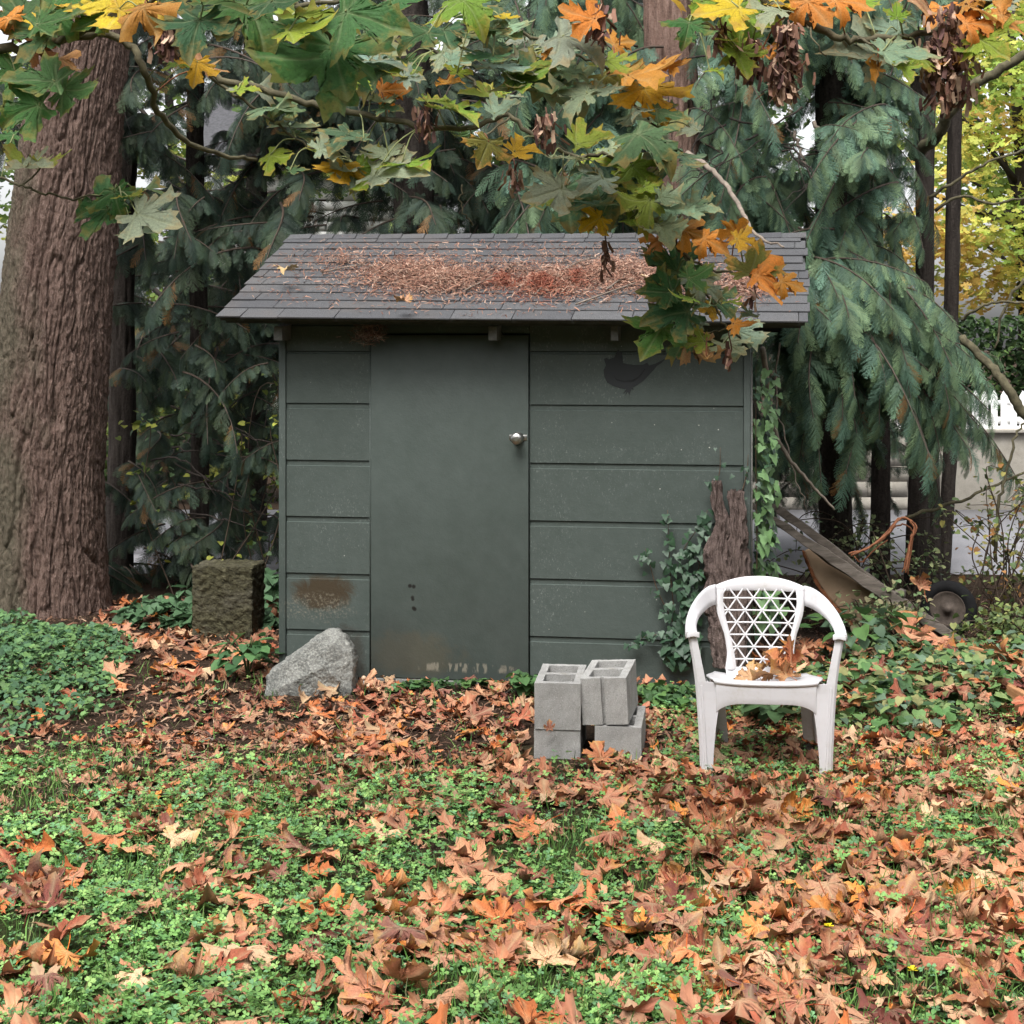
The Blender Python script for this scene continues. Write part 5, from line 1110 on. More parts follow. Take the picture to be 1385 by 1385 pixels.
def grid_block(name, dims, res, amp, freq, mat, loc, rot, seed=0, edge=.012, **k):
    bm = bmesh.new(); bmesh.ops.create_cube(bm, size=1); bmesh.ops.scale(bm, vec=dims, verts=bm.verts)
    bmesh.ops.bevel(bm, geom=bm.edges[:], offset=edge, segments=2, profile=.6, affect='EDGES')
    bmesh.ops.subdivide_edges(bm, edges=[e for e in bm.edges if e.calc_length() > min(dims)*.3], cuts=res, use_grid_fill=True)
    me_ = bpy.data.meshes.new(name); bm.to_mesh(me_); bm.free(); n = len(me_.vertices)
    co = np.empty(n*3); me_.vertices.foreach_get('co', co); co = co.reshape(-1, 3); no = np.empty(n*3); me_.vertices.foreach_get('normal', no); no = no.reshape(-1, 3)
    co = co+no*(amp*fbm(co[:, 0]*freq+seed, co[:, 1]*freq, co[:, 2]*freq*1.4, 4))[:, None]; me_.vertices.foreach_set('co', co.ravel()); me_.update()
    o = link(name, me_, mat, loc=loc, **k); o.rotation_euler = rot; return o
x, y = inv(310, 862); grid_block('mossy_block', (.365, .28, .47), 34, .010, 22, M['moss'], (x-.02, y+.1, .19), (0, 0, -.12), label='square mossy concrete block standing in shade left of the shed', category='block')

# ------------------------------------------------------------------ concrete blocks
def cmu(name, groove, label, loc, rot, loc_z):
    W3, L3, H3 = .194, .390, .194
    xs = [0, .032, .085, .100, .162, W3] if groove else [0, .032, .162, W3]
    ys = ([0, .020] if groove else [0])+[.034, .176, .214, .356, L3]
    def solid(i, j):
        if i < 0 or j < 0 or i >= len(xs)-1 or j >= len(ys)-1: return False
        mx, my = (xs[i]+xs[i+1])/2, (ys[j]+ys[j+1])/2
        if .032 < mx < .162 and (.034 < my < .176 or .214 < my < .356): return False
        if groove and my < .020 and .085 < mx < .100: return False
        return True
    bm = bmesh.new(); vd = {}
    def V_(i, j, z):
        k = (i, j, z)
        if k not in vd: vd[k] = bm.verts.new((xs[i]-W3/2, ys[j], z))
        return vd[k]
    for i in range(len(xs)-1):
        for j in range(len(ys)-1):
            if not solid(i, j): continue
            bm.faces.new([V_(i, j, H3), V_(i+1, j, H3), V_(i+1, j+1, H3), V_(i, j+1, H3)]); bm.faces.new([V_(i, j+1, 0), V_(i+1, j+1, 0), V_(i+1, j, 0), V_(i, j, 0)])
            for di, dj, a, b in ((0, -1, (i, j), (i+1, j)), (1, 0, (i+1, j), (i+1, j+1)), (0, 1, (i+1, j+1), (i, j+1)), (-1, 0, (i, j+1), (i, j))):
                if not solid(i+di, j+dj): bm.faces.new([V_(*a, 0), V_(*b, 0), V_(*b, H3), V_(*a, H3)])
    se = [e for e in bm.edges if len(e.link_faces) == 2 and e.calc_face_angle() > .5]
    bmesh.ops.bevel(bm, geom=se, offset=.003, segments=2, profile=.5, affect='EDGES')
    bmesh.ops.subdivide_edges(bm, edges=[e for e in bm.edges if e.calc_length() > .02], cuts=7, use_grid_fill=True)
    me_ = bpy.data.meshes.new(name); bm.to_mesh(me_); bm.free(); n = len(me_.vertices)
    co = np.empty(n*3); me_.vertices.foreach_get('co', co); co = co.reshape(-1, 3)
    s0 = abs(hash(label)) % 97 if False else len(label)
    for a in range(3): co[:, a] += .0016*fbm(co[:, 0]*60+s0+a*31, co[:, 1]*60, co[:, 2]*60, 3)
    me_.vertices.foreach_set('co', co.ravel()); me_.update()
    o = link(name, me_, M['conc'], label=label, category='concrete block', group='stack of four hollow concrete blocks'); o.location = (*loc, loc_z); o.rotation_euler = rot; return o
Yb = 6.66
def bxp(px, Y=Yb): return (px-CX)/F*Y
yw = -.11
cmu('concrete_block', False, 'lower left concrete block, half sunk in soil under the upright hollow one', (bxp(753.5), Yb), (0, 0, yw), -.064)
cmu('concrete_block', False, 'upper left concrete block with two open cells facing the sky', (bxp(754), Yb-.005), (0, 0, yw), .1335)
cmu('concrete_block', False, 'lower right concrete block, set a gap away from its neighbour', (bxp(836, Yb-.02), Yb-.02), (0, 0, yw-.02), -.045)
cmu('concrete_block', True, 'upper right concrete block, tilted, with a groove down its front', (bxp(819, Yb-.01), Yb-.01), (.0, -.055, yw-.07), .156)

# ------------------------------------------------------------------ bark slabs leaning on the wall
def bark_slab(path, widths, thick, label, seed):
    p = smooth_path(path, 40); n = len(p); m = 80; wi = np.interp(np.linspace(0, 1, n), np.linspace(0, 1, len(widths)), widths)
    V = np.zeros((n, m, 3)); th = np.linspace(0, 2*pi, m, endpoint=False)
    for i in range(n):
        h = p[i][2]
        rr = 1+.22*fbm(np.cos(th)*2.0+seed+.5*np.sin(h*9), np.sin(th)*2.0, h*5, 3)+.42*(np.clip(np.abs(perlin(np.cos(th)*4+seed+h*3.5, np.sin(th)*4, h*5))*4, 0, 1)-.7)+.25*perlin(np.cos(th)*9, np.sin(th)*9+seed, h*16)+.12*perlin(np.cos(th)*22, np.sin(th)*22, h*40)
        V[i, :, 0] = p[i][0]+np.cos(th)*wi[i]/2*rr+.008*perlin(h*8, seed, 0); V[i, :, 1] = p[i][1]+np.sin(th)*thick*rr; V[i, :, 2] = p[i][2]+.02*perlin(np.cos(th)*4, np.sin(th)*4, seed)*(i > n-8)
    q = [(i*m+j, i*m+(j+1) % m, (i+1)*m+(j+1) % m, (i+1)*m+j) for i in range(n-1) for j in range(m)]
    v = V.reshape(-1, 3); v = np.concatenate([v, V[-1].mean(0)[None]-[0, 0, .01], V[0].mean(0)[None]]); k = n*m
    t = [(k, (n-1)*m+j, (n-1)*m+(j+1) % m) for j in range(m)]+[(k+1, (j+1) % m, j) for j in range(m)]
    o = link('bark_slab', big_mesh('bark_slab', v, [np.array(q), np.array(t)], smooth=True), M['slab'], label=label, category='bark', group='bark slabs leaning on the shed'); o.matrix_world = SW; return o
def sl3(px, py, y): a, b = LW(px, py, y); return (a, y, b)
bark_slab([sl3(984, 903, -.16), sl3(981, 850, -.13), sl3(975, 790, -.11), sl3(972, 750, -.10), sl3(977, 710, -.08), sl3(970, 680, -.075), sl3(969, 652, -.07)], [.11, .13, .13, .12, .07, .055, .045], .035, 'left bark slab of the pair, its narrow top reaching highest', 1.7)
bark_slab([sl3(992, 900, -.15), sl3(996, 850, -.12), sl3(998, 790, -.10), sl3(996, 745, -.09), sl3(998, 700, -.08), sl3(995, 664, -.07)], [.10, .10, .12, .10, .065, .07], .035, 'right bark slab of the pair, with a ragged blunt top', 6.1)
# ------------------------------------------------------------------ white plastic armchair
chx, chY = (1036-CX)/F*6.40, 6.40
CA = -.10
chair = thing('plastic_chair', 'white plastic garden armchair with triangle lattice back and dead leaves on its seat', 'chair', (chx, chY, 0), CA)
CM = Matrix.Translation((chx, chY, 0)) @ Matrix.Rotation(CA, 4, 'Z')
CZ = .0
def sheet(name, rows, parent, thick=.006, bev=.002, sub=1):
    """rows: list of equally long point lists; gets thickness"""
    n, m = len(rows), len(rows[0]); v = [p for r in rows for p in r]
    f = [(i*m+j, i*m+j+1, (i+1)*m+j+1, (i+1)*m+j) for i in range(n-1) for j in range(m-1)]
    o = link(name, pymesh(name, v, f, True), M['plastic'], parent)
    s = o.modifiers.new('thickness', 'SOLIDIFY'); s.thickness = thick; s.offset = 0
    if bev: bevel(o, bev, 2)
    return o
def loft(name, secs, parent, mat, bev=.0015, smooth=False):
    m = len(secs[0]); v = [p for s in secs for p in s]; n = len(secs)
    f = [(i*m+j, i*m+(j+1) % m, (i+1)*m+(j+1) % m, (i+1)*m+j) for i in range(n-1) for j in range(m)]+[tuple(range(m-1, -1, -1)), tuple((n-1)*m+j for j in range(m))]
    o = link(name, pymesh(name, v, f, smooth), mat, parent)
    if bev: bevel(o, bev, 2)
    return o
def front_leg(s):
    t = .006; secs = []
    for z, xo, xi, dep, y in [(-.04, .262, .214, .045, -.022), (.1, .266, .209, .05, -.016), (.2, .271, .200, .052, -.010), (.27, .275, .190, .055, -.005), (.31, .278, .186, .06, -.002), (.345, .281, .166, .06, 0), (.378, .284, .150, .06, 0), (.384, .284, .240, .06, .0), (.46, .294, .256, .056, .006), (.54, .308, .272, .05, .012), (.578, .317, .278, .05, .014)]:
        r_ = .010
        q = [(s*xi, y, z), (s*(xo-r_), y, z), (s*xo, y+r_, z), (s*xo, y+dep, z), (s*(xo-t), y+dep, z), (s*(xo-t), y+r_+t*.6, z), (s*(xo-r_-t*.5), y+t, z), (s*xi, y+t, z)]
        secs.append(q if s > 0 else q[::-1])
    o = loft('leg', secs, chair, M['plastic'], .001)
    # rib running down the face of the leg
    rib = [[(s*(xr-.004), y-.0045, z), (s*(xr+.004), y-.0045, z), (s*(xr+.0055), y+.002, z), (s*(xr-.0055), y+.002, z)][::s] for z, xr, y in [(0., .238, -.024), (.2, .247, -.010), (.37, .258, 0.001)]]
    loft('leg_rib', rib, o, M['plastic'], 0)
front_leg(1); front_leg(-1)
def rear_leg(s):
    secs = []
    for z, x0, w_, y in [(-.03, .188, .052, .50), (.2, .188, .055, .465), (.322, .186, .060, .43)]:
        x0 = x0+s*.03*(1-z/.36)
        q = [(s*(x0-w_/2), y, z), (s*(x0+w_/2), y-.012, z), (s*(x0+w_/2+.004), y-.055, z), (s*(x0+w_/2-.002), y-.055, z), (s*(x0+w_/2-.006), y-.006, z), (s*(x0-w_/2), y+.006, z)]
        secs.append(q if s < 0 else q[::-1])
    loft('leg', secs, chair, M['plastic'], .001)
rear_leg(1); rear_leg(-1)
# seat with rolled front edge, skirt, arched apron
xs = np.linspace(-1, 1, 21); rows = []
for y, zc, hw, dip in [(-.004, .372, .205, 0), (-.010, .382, .208, 0), (-.004, .389, .212, .002), (.02, .390, .225, .006), (.1, .380, .235, .012), (.2, .362, .235, .018), (.3, .345, .225, .020), (.38, .334, .205, .014), (.41, .334, .195, .006)]:
    rows.append([(x*hw, y-.018*(1-x*x)*(y < .05), zc-dip*(1-x*x)+.006*abs(x)**4) for x in xs])
sheet('seat', rows, chair, .006, 0)
for s in (1, -1):
    sheet('seat_skirt', [[(s*.232, y, .386-.17*y) for y in np.linspace(.01, .27, 8)], [(s*.236, y, .335-.08*y) for y in np.linspace(.01, .27, 8)]], chair, .005)
rows = []
for k in range(4):
    t = k/3; rows.append([(x*.20, -.004-.016*(1-x*x), .380*(1-t)+t*(.302-.040*abs(x)**5)) for x in xs])
sheet('apron', rows, chair, .006)
def BY(x, z): return .405+.22*(z-.38)-.55*x*x
LZ = [.358, .42, .495, .58, .635, .692]; LW_ = [.102, .110, .128, .150, .158, .155]
OW = [.150, .140, .150, .180, .190, .188]
zz = np.linspace(.355, .686, 14)
for s in (1, -1):
    rows = [[(s*np.interp(z, LZ, LW_), BY(np.interp(z, LZ, LW_), z), z), (s*(np.interp(z, LZ, LW_)+np.interp(z, LZ, OW))/2, BY(np.interp(z, LZ, OW), z)-.006, z), (s*np.interp(z, LZ, OW), BY(np.interp(z, LZ, OW), z), z)] for z in zz]
    sheet('stile', rows, chair, .007)
ta = np.linspace(-1, 1, 25)
def arch(x): return .742-.040*abs(x/.188)**2.2
rows = []
for k in range(5):
    u = k/4; rows.append([(x*.188, BY(x*.188, .72)+.008*u-.006*sin(pi*u), (.681-.004*x*x)*(1-u)+arch(x*.188)*u) for x in ta])
sheet('top_rail', rows, chair, .007)
rows = [[(x*w_, BY(x*w_, z)-(0 if k else .0)-.015*max(0, .352-z)/.03, z) for x in np.linspace(-1, 1, 15)] for k, (z, w_) in enumerate([(.322, .142), (.335, .144), (.350, .147), (.366, .150)])]
sheet('lower_rail', rows, chair, .007)
# lattice bars
ba = Acc()
def bar(p, q, wd=.0065, dp=.006):
    p, q = np.array(p), np.array(q); L = np.linalg.norm(q-p)
    if L < .004: return
    n = max(2, int(L/.02)); d = (q-p)/L; nn = np.array([-d[1], d[0]])*wd/2; V = []
    for i in range(n+1):
        c = p+(q-p)*i/n
        for a, b in ((1, 0), (-1, 0), (-1, 1), (1, 1)):
            w2 = c+nn*a; V.append((w2[0], BY(w2[0], w2[1])-dp/2+b*dp, w2[1]))
    Q = [(i*4+j, i*4+(j+1) % 4, (i+1)*4+(j+1) % 4, (i+1)*4+j) for i in range(n) for j in range(4)]; ba.add(V, np.array(Q))
def inside(x, z): return .362 < z < .690 and abs(x) < np.interp(z, LZ, LW_)+.002
def clipline(p, d):
    st = None; prev = None
    for t in np.arange(-.6, .6, .002):
        c = (p[0]+d[0]*t, p[1]+d[1]*t)
        if inside(*c):
            if st is None: st = c
            prev = c
        elif st is not None: break
    if st is not None: bar(st, prev)
hh, ss = .0505, .073; z0 = .398
for k in range(6): clipline((0, z0+hh*k), (1, 0))
an = atan2(hh, ss/2)
for k in range(-6, 7):
    clipline((ss*k+.01, z0), (cos(an), sin(an))); clipline((ss*k+.01, z0), (-cos(an), sin(an)))
link('lattice', ba.mesh('lattice'), M['plastic'], chair)
for s in (1, -1):
    out_ = smooth_path([(.319, .004, .576), (.318, .10, .600), (.300, .21, .638), (.266, .32, .674), (.226, .405, .697), (.188, .448, .704)], 4)
    inn = smooth_path([(.266, .010, .582), (.268, .11, .588), (.258, .21, .597), (.236, .31, .602), (.212, .385, .606), (.187, .422, .610)], 4)
    rows = []
    for o_, i_ in zip(out_, inn):
        i_ = i_*.82+o_*.18; mid = (o_+i_)/2+np.array([0, 0, .003]); q = [i_, i_*.7+o_*.3+[0, 0, .002], mid, i_*.2+o_*.8+[0, 0, .004], o_*.93+i_*.07+[0, 0, .008], o_+[0, 0, .004], o_+[.002, 0, -.020]]
        rows.append([(s*p[0], p[1], p[2]) for p in q])
    a_ = sheet('armrest', rows, chair, .006, 0)
    sheet('arm_cap', [[(s*x, y, z) for x, y, z in ((.266, .008, .582), (.29, .004, .588), (.318, .008, .580))], [(s*x, y-.004, z-.022) for x, y, z in ((.266, .008, .582), (.29, .004, .588), (.318, .008, .580))]], a_, .005)
def CW(x, y, z): return CM @ Vector((x, y, z))
def chair_leaf(x, y, z, S_, yaw_, pit_, rol_, v, col, label):
    o = placed_leaf(0, 0, 1, S_, yaw_, pit_, rol_, v, col, label, 'dead leaves on the chair seat'); p = CW(x, y, z); o.location = Vector(o.location)-P(0, 0, 1)+p; return o
chair_leaf(.07, .30, .40, .115, .6, .95, .35, 3, (.36, .13, .05), 'large rust leaf standing upright against the chair lattice')
chair_leaf(.12, .32, .415, .12, -.5, 1.25, -.5, 6, (.32, .10, .045), 'reddish curled leaf upright in the right rear corner of the chair seat')
chair_leaf(.03, .2, .375, .11, 2., .2, .3, 8, (.50, .26, .12), 'tan crumpled leaf lying flat mid seat on the white chair')
chair_leaf(.10, .24, .378, .13, .3, .3, .1, 4, (.45, .22, .10), 'brown curled leaf lying right of centre on the chair seat')
chair_leaf(-.06, .22, .368, .10, 1., .2, -.3, 5, (.48, .28, .15), 'pale brown leaf at the left of the chair seat')
chair_leaf(-.02, .3, .365, .09, 4., .3, .3, 9, (.40, .20, .09), 'small folded leaf beneath the lattice of the chair back')
placed_leaf(812, 1022, 6.5, .095, .3, .9, .2, 7, (.40, .15, .07), 'orange leaf with raised lobes leaning on the lower right concrete block')
placed_leaf(743, 984, 6.60, .038, .2, 1.2, 0, 2, (.28, .11, .07), 'small dark leaf stuck in the joint between the two left concrete blocks')
placed_leaf(1230, 860, 8.9, .20, .2, 1.4, .5, 3, (.42, .18, .10), 'tall pinkish leaf standing before the wheelbarrow nose')
placed_leaf(1248, 790, 9.25, .13, .4, 1.2, .2, 9, (.44, .20, .12), 'crisp leaf caught above the wheelbarrow wheel')
placed_leaf(885, 378, 7.9+.15, .10, .8, .2, .1, 8, (.60, .42, .30), 'pale dry leaf on the needles right of the roof middle')
placed_leaf(546, 405, 7.92, .07, .8, .4, .1, 3, (.40, .22, .13), 'small brown curled leaf near the roof eave above the door')
placed_leaf(388, 363, 8.4, .09, 2.8, .3, .1, 5, (.42, .32, .18), 'dull tan leaf on the left part of the roof')
for i in range(9):
    placed_leaf(random.uniform(1180, 1370), random.uniform(880, 925), random.uniform(8.0, 8.6), .15, random.uniform(0, 6), random.uniform(.2, 1.1), random.uniform(-.5, .5), random.randrange(14), (.42, .15, .06), ['orange brown leaf lying on the green undergrowth left of the plank', 'orange brown leaf perched on weeds below the wheelbarrow'][i % 2], 'leaves caught on the undergrowth at right')
# mushrooms beside the boulder
for px, py, r, lab in ((492, 914, .013, 'tiny tan mushroom close to the boulder base'), (499, 925, .014, 'tiny pinkish mushroom before the door corner')):
    mu_ = thing('mushroom', lab, 'mushroom', P(px, py+6, 8.02), 0, 'mushrooms beside the boulder')
    S = 14; v = [(rr*r*cos(a*2*pi/S), rr*r*sin(a*2*pi/S), z*r) for rr, z in ((.2, .4), (.9, .5), (1, .8), (.85, 1.3), (.4, 1.7), (.05, 1.8)) for a in range(S)]
    link('cap', pymesh('cap', v, [(i*S+a, i*S+(a+1) % S, (i+1)*S+(a+1) % S, (i+1)*S+a) for i in range(5) for a in range(S)], True), mat_simple('mushroom cap', (.52, .36, .25), .6, .2, 40, .1), mu_)
    V, Fq = tube_arr([(0, 0, -.02), (0, 0, r*.6)], r*.3, 6); link('stalk', big_mesh('stalk', V, Fq), M['clap'], mu_)

# ------------------------------------------------------------------ wheelbarrow
wb = thing('wheelbarrow', 'old wheelbarrow tipped nose down with weathered wooden handles and black tyre', 'wheelbarrow', P(1283, 823, 9.4)*1.0)
W0 = wb.location
def beam(name, pts, w_, h, mat, parent, L0, n=5, jit=.003, bev=.004):
    p = smooth_path(pts, n); V = []
    for i, c in enumerate(p):
        t = nrm(p[min(i+1, len(p)-1)]-p[max(i-1, 0)]); a = nrm(np.cross(t, [0, 0, 1])); b = np.cross(a, t); ww_ = np.interp(i/(len(p)-1), np.linspace(0, 1, len(w_)), w_) if np.ndim(w_) else w_; hh_ = np.interp(i/(len(p)-1), np.linspace(0, 1, len(h)), h) if np.ndim(h) else h
        for sx, sy in ((1, 1), (-1, 1), (-1, -1), (1, -1)): V.append(c+a*sx*ww_/2+b*sy*hh_/2+rs.normal(0, jit, 3)-np.array(L0))
    n_ = len(p); f = [(i*4+j, i*4+(j+1) % 4, (i+1)*4+(j+1) % 4, (i+1)*4+j) for i in range(n_-1) for j in range(4)]+[(3, 2, 1, 0), tuple((n_-1)*4+j for j in range(4))]
    o = link(name, pymesh(name, V, f), mat, parent)
    if bev: bevel(o, bev)
    return o
beam('handle', [P(1014, 681, 9.15), P(1075, 722, 9.2), P(1140, 766, 9.25), P(1215, 815, 9.3), P(1305, 872, 9.36)], [.035, .045, .05, .055, .055], [.028, .045, .065, .07, .055], M['handle'], wb, W0)
beam('handle', [P(1042, 684, 9.75), P(1060, 694, 9.75), P(1120, 738, 9.72), P(1190, 795, 9.65), P(1300, 862, 9.5)], [.03, .045, .05, .055, .05], [.03, .05, .05, .06, .05], M['handle'], wb, W0)
beam('cross_brace', [P(1205, 808, 9.3), P(1222, 802, 9.62)], .03, .05, M['handle'], wb, W0, 2)
n0 = [(1087, 745), (1096, 741), (1140, 764), (1205, 812), (1200, 858), (1160, 850), (1118, 806), (1100, 778)]
v = [P(x, y, 9.32)-W0 for x, y in n0]+[P(x+4, y-2, 9.62)-W0 for x, y in n0]; k = len(n0)
tr = link('tray', pymesh('tray', v, [tuple(range(k-1, -1, -1)), tuple(range(k, 2*k))]+[(i, (i+1) % k, (i+1) % k+k, i+k) for i in range(k)]), M['tray'], wb); bevel(tr, .012, 3)
beam('rim_rod', [P(1086, 745, 9.31), P(1100, 779, 9.31), P(1118, 808, 9.31), P(1160, 853, 9.31)], .018, .018, M['rust'], tr, W0)
R0, r0_ = .128, .036; S1, S2 = 72, 20; v = []; 
for i in range(S1):
    for j in range(S2):
        a, b = i*2*pi/S1, j*2*pi/S2; rr = r0_*(1+(.07*cos(9*b) if cos(b) > -.4 else 0)); v.append(((R0+rr*cos(b))*cos(a), rr*sin(b)*.95, (R0+rr*cos(b))*sin(a)))
wheel = link('wheel', None, None, wb); wheel.rotation_euler = (0, 0, radians(-28))
link('tyre', pymesh('tyre', v, [(i*S2+j, i*S2+(j+1) % S2, ((i+1) % S1)*S2+(j+1) % S2, ((i+1) % S1)*S2+j) for i in range(S1) for j in range(S2)], True), M['rubber'], wheel)
S = 40; prof = [(.0, .045), (.018, .045), (.02, .022), (.06, .016), (.095, .02), (.105, .028), (.105, -.028), (.095, -.02), (.06, -.016), (.02, -.022), (.018, -.045), (0, -.045)]
v = [(r*cos(a*2*pi/S), y, r*sin(a*2*pi/S)) for r, y in prof for a in range(S)]
M['rimm'] = mat_simple('dirty dark rim', (.07, .055, .045), .85, .4, 30, .4)
link('rim', pymesh('rim', v, [(i*S+a, i*S+(a+1) % S, (i+1)*S+(a+1) % S, (i+1)*S+a) for i in range(len(prof)-1) for a in range(S)], True), M['rimm'], wheel)
# rusty wire hoops in front of it
M['copper'] = mat_simple('rust orange wire', (.25, .10, .05), .75, .35, 30, .3)
wr = thing('wire_hoops', 'rust orange bent wire hoops sticking out of the wheelbarrow', 'wire', P(1200, 780, 9.5))
for i, pts in enumerate([[(1150, 752), (1175, 740), (1200, 722), (1213, 705), (1222, 700), (1232, 706), (1236, 718), (1230, 740), (1225, 775)], [(1152, 750), (1180, 737), (1203, 716), (1216, 702), (1230, 703), (1240, 714), (1234, 730), (1228, 777)], [(1148, 748), (1172, 742), (1196, 728), (1212, 712), (1226, 710), (1238, 722)], [(1155, 752), (1165, 760), (1178, 748), (1200, 730)], [(1233, 722), (1228, 745), (1220, 775)]]):
    L = [P(x, y, 9.45+.03*i)-wr.location for x, y in pts]; V, Fq = tube_arr(smooth_path(L, 5)+rs.normal(0, .002, (len(pts)*5-4, 3)), .0065-.0006*i, 6); link('wire', big_mesh('wire', V, Fq, smooth=True), M['copper'], wr)
# edging planks
def ground_plank(x0, y0, x1, y1, h, w_, mat, label, z=.0):
    L = sqrt((x1-x0)**2+(y1-y0)**2); v, f = box_arr(0, L, -w_/2, w_/2, 0, h); o = link('plank', big_mesh('plank', v, f), M[mat], label=label, category='plank', group='orange brown planks at the right edge'); o.location = (x0, y0, z); o.rotation_euler = (0, 0, atan2(y1-y0, x1-x0)); bevel(o, .004); return o
ax_, ay_ = inv(1330, 938); bx_, by_ = inv(1440, 1000)
ground_plank(ax_, ay_, bx_, by_, .115, .035, 'plank', 'orange brown board on edge at the right side of the lawn')
ax_, ay_ = inv(1320, 918); bx_, by_ = inv(1440, 950); ground_plank(ax_-.0, ay_+.1, bx_, by_+.1, .15, .03, 'plank', 'second narrower board lying behind the first at the right edge')

# ------------------------------------------------------------------ retaining wall, picket fence, house, far trees
rw = thing('retaining_wall', 'pale concrete retaining wall beyond the road with a fence on top', 'wall', (0, 16.1, 0))
box('wall_core', .5, 4.4, .04, .5, -.2, .78, M['wallc'], rw); box('smooth_panel', 4.402, 9, -.0, .5, -.2, .80, M['wallc'], rw, .01)
v, f = box_arr(0, .395, 0, .06, 0, .152); bm_ = big_mesh('block', v, f); bm_.materials.append(M['wallc'])
for r in range(5):
    for c in range(34):
        x = -9.0+c*.4+(r % 2)*.2
        if not (.5 < x < 4.0): continue
        o = bpy.data.objects.new('block', bm_); C.objects.link(o); o.parent = rw; o.location = (x, -.02+random.uniform(-.006, .006), r*.157)
box('coping', .5, 9, -.06, .3, .803, .84, M['wallc'], rw, .008)
fence = thing('picket_fence', 'white picket fence standing on the retaining wall at the right', 'fence', (5.15, 16.18, .84))
pk = [(-.032, 0), (.032, 0), (.032, .36), (0, .42), (-.032, .36)]; v, f = prism_arr(pk, -.01, .01); pm = pymesh('picket', v, f); pm.materials.append(M['white'])
for i in range(34):
    o = bpy.data.objects.new('picket', pm); C.objects.link(o); o.parent = fence; o.location = (-1.2+i*.096, 0, -.03+random.uniform(-.004, .004)); o.rotation_euler = (0, random.uniform(-.012, .012), 0)
box('rail', -1.3, 2.2, .011, .04, .05, .12, M['white'], fence); box('rail', -1.3, 2.2, .011, .04, .24, .29, M['white'], fence); box('bottom_board', -1.3, 2.2, -.03, -.011, -.07, .03, M['white'], fence)
for x in (-.9, -.1, .75, 1.6): box('post', x-.03, x+.03, .012, .07, -.0, .40, M['white'], fence, .004)
STAR = leaf_outline(np.random.default_rng(1))[::2]; ST = np.concatenate([[[0, .1, .0]], np.concatenate([STAR, .12*np.abs(STAR[:, :1])-.05*STAR[:, 1:]**2], 1)]); nS = len(STAR); SF = np.array([(0, 1+i, 1+(i+1) % nS) for i in range(nS)])
def canopy(name, label, blobs, n, size_, pal, **k):
    acc = Acc(); w_ = np.array([b[3]*b[4]*b[5] for b in blobs]); kx = rc.choice(len(blobs), n, p=w_/w_.sum()); B = np.array(blobs)[kx]
    d = rc.normal(0, 1, (n, 3)); d /= np.linalg.norm(d, axis=1)[:, None]; r = rc.random(n)**.4; pos = B[:, :3]+d*r[:, None]*B[:, 3:6]
    keep = perlin(pos[:, 0]*1.5, pos[:, 1]*1.5, pos[:, 2]*1.5) > -.10; keep &= pos[:, 2] > .05; pos = pos[keep]; n = len(pos)
    g = perlin(pos[:, 0]*.8, pos[:, 1]*.8+5, pos[:, 2]*.8)*1.2+rc.normal(0, .25, n); ci_ = np.clip(((g+.8)/1.6*len(pal)).astype(int), 0, len(pal)-1)
    v, f, t = scatter(ST, SF, pos, rotm(rc.normal(pi, .8, n), rc.normal(-.5, .5, n), rc.normal(0, .5, n)), rc.uniform(*size_, n), np.array(pal)[ci_]*rc.uniform(.75, 1.25, (n, 1))); acc.add(v, f, t)
    return acc.mesh(name)
def far_tree(label, x, y, h, blobs, n, size_, pal, r=.12, mat='darkbark', group='far broadleaf trees beyond the road'):
    t = thing('broadleaf_tree', label, 'tree', (x, y, 0), 0, group)
    V, Fq = tube_arr(smooth_path([(0, 0, -.1), (.1, 0, h*.4), (-.1, 0, h)], 4), np.linspace(r, r*.4, 9), 8); link('trunk', big_mesh('trunk', V, Fq, smooth=True), M[mat], t)
    acc = Acc()
    for i in range(10):
        a = rc.uniform(0, 6.28); z = h*rc.uniform(.3, .9); e = np.array([cos(a)*1.8, sin(a)*1.2, z+rc.uniform(.2, 1.2)]); V, Fq = tube_arr(smooth_path([(0, 0, z), e*[.5, .5, 1]-[0, 0, .3], e], 3), np.linspace(.04, .01, 7), 5); acc.add(V, Fq, (.04, .032, .028))
    link('limb', acc.mesh('limb'), M['tint'], t)
    link('crown', canopy('crown', '', [(b[0]-x, b[1]-y, *b[2:]) for b in blobs], n, size_, pal), M['canopy'], t, kind='stuff'); return t
YP = [(.26, .38, .07), (.38, .46, .09), (.52, .54, .12), (.64, .56, .13), (.62, .42, .12)]
far_tree('bright yellow and lime maple beyond the picket fence at the right', 6.2, 19.5, 6, [(6.0, 19.3, 3.3, 1.6, 1.4, 1.2), (5.3, 19.3, 2.7, .9, 1, .7), (6.4, 19, 4.6, 1.5, 1.2, 1.0), (5.4, 19.5, 5.6, 1.2, 1.2, .8), (6.9, 19.2, 2.4, 1.0, 1, .8)], 9500, (.055, .095), YP)
far_tree('tall lime green tree farther back above the road at the right', 8.5, 26, 9, [(8.2, 26, 5.5, 2.2, 2, 2.), (7., 25.5, 7.6, 1.8, 2, 1.2), (9.4, 26, 3.4, 1.5, 2, 1.3)], 5000, (.12, .18), [(.16, .24, .05), (.24, .34, .06), (.38, .42, .08)])
far_tree('yellow green tree glimpsed far behind the left cedars', -4.6, 21.5, 6, [(-4.4, 21, 2.6, 1.8, 1.2, 1.8), (-5.8, 21, 4.4, 1.6, 1.2, 1.6), (-2.2, 23, 5.0, 1.8, 1.2, 1.3)], 6000, (.09, .14), [(.07, .12, .03), (.12, .18, .04), (.28, .30, .06)])
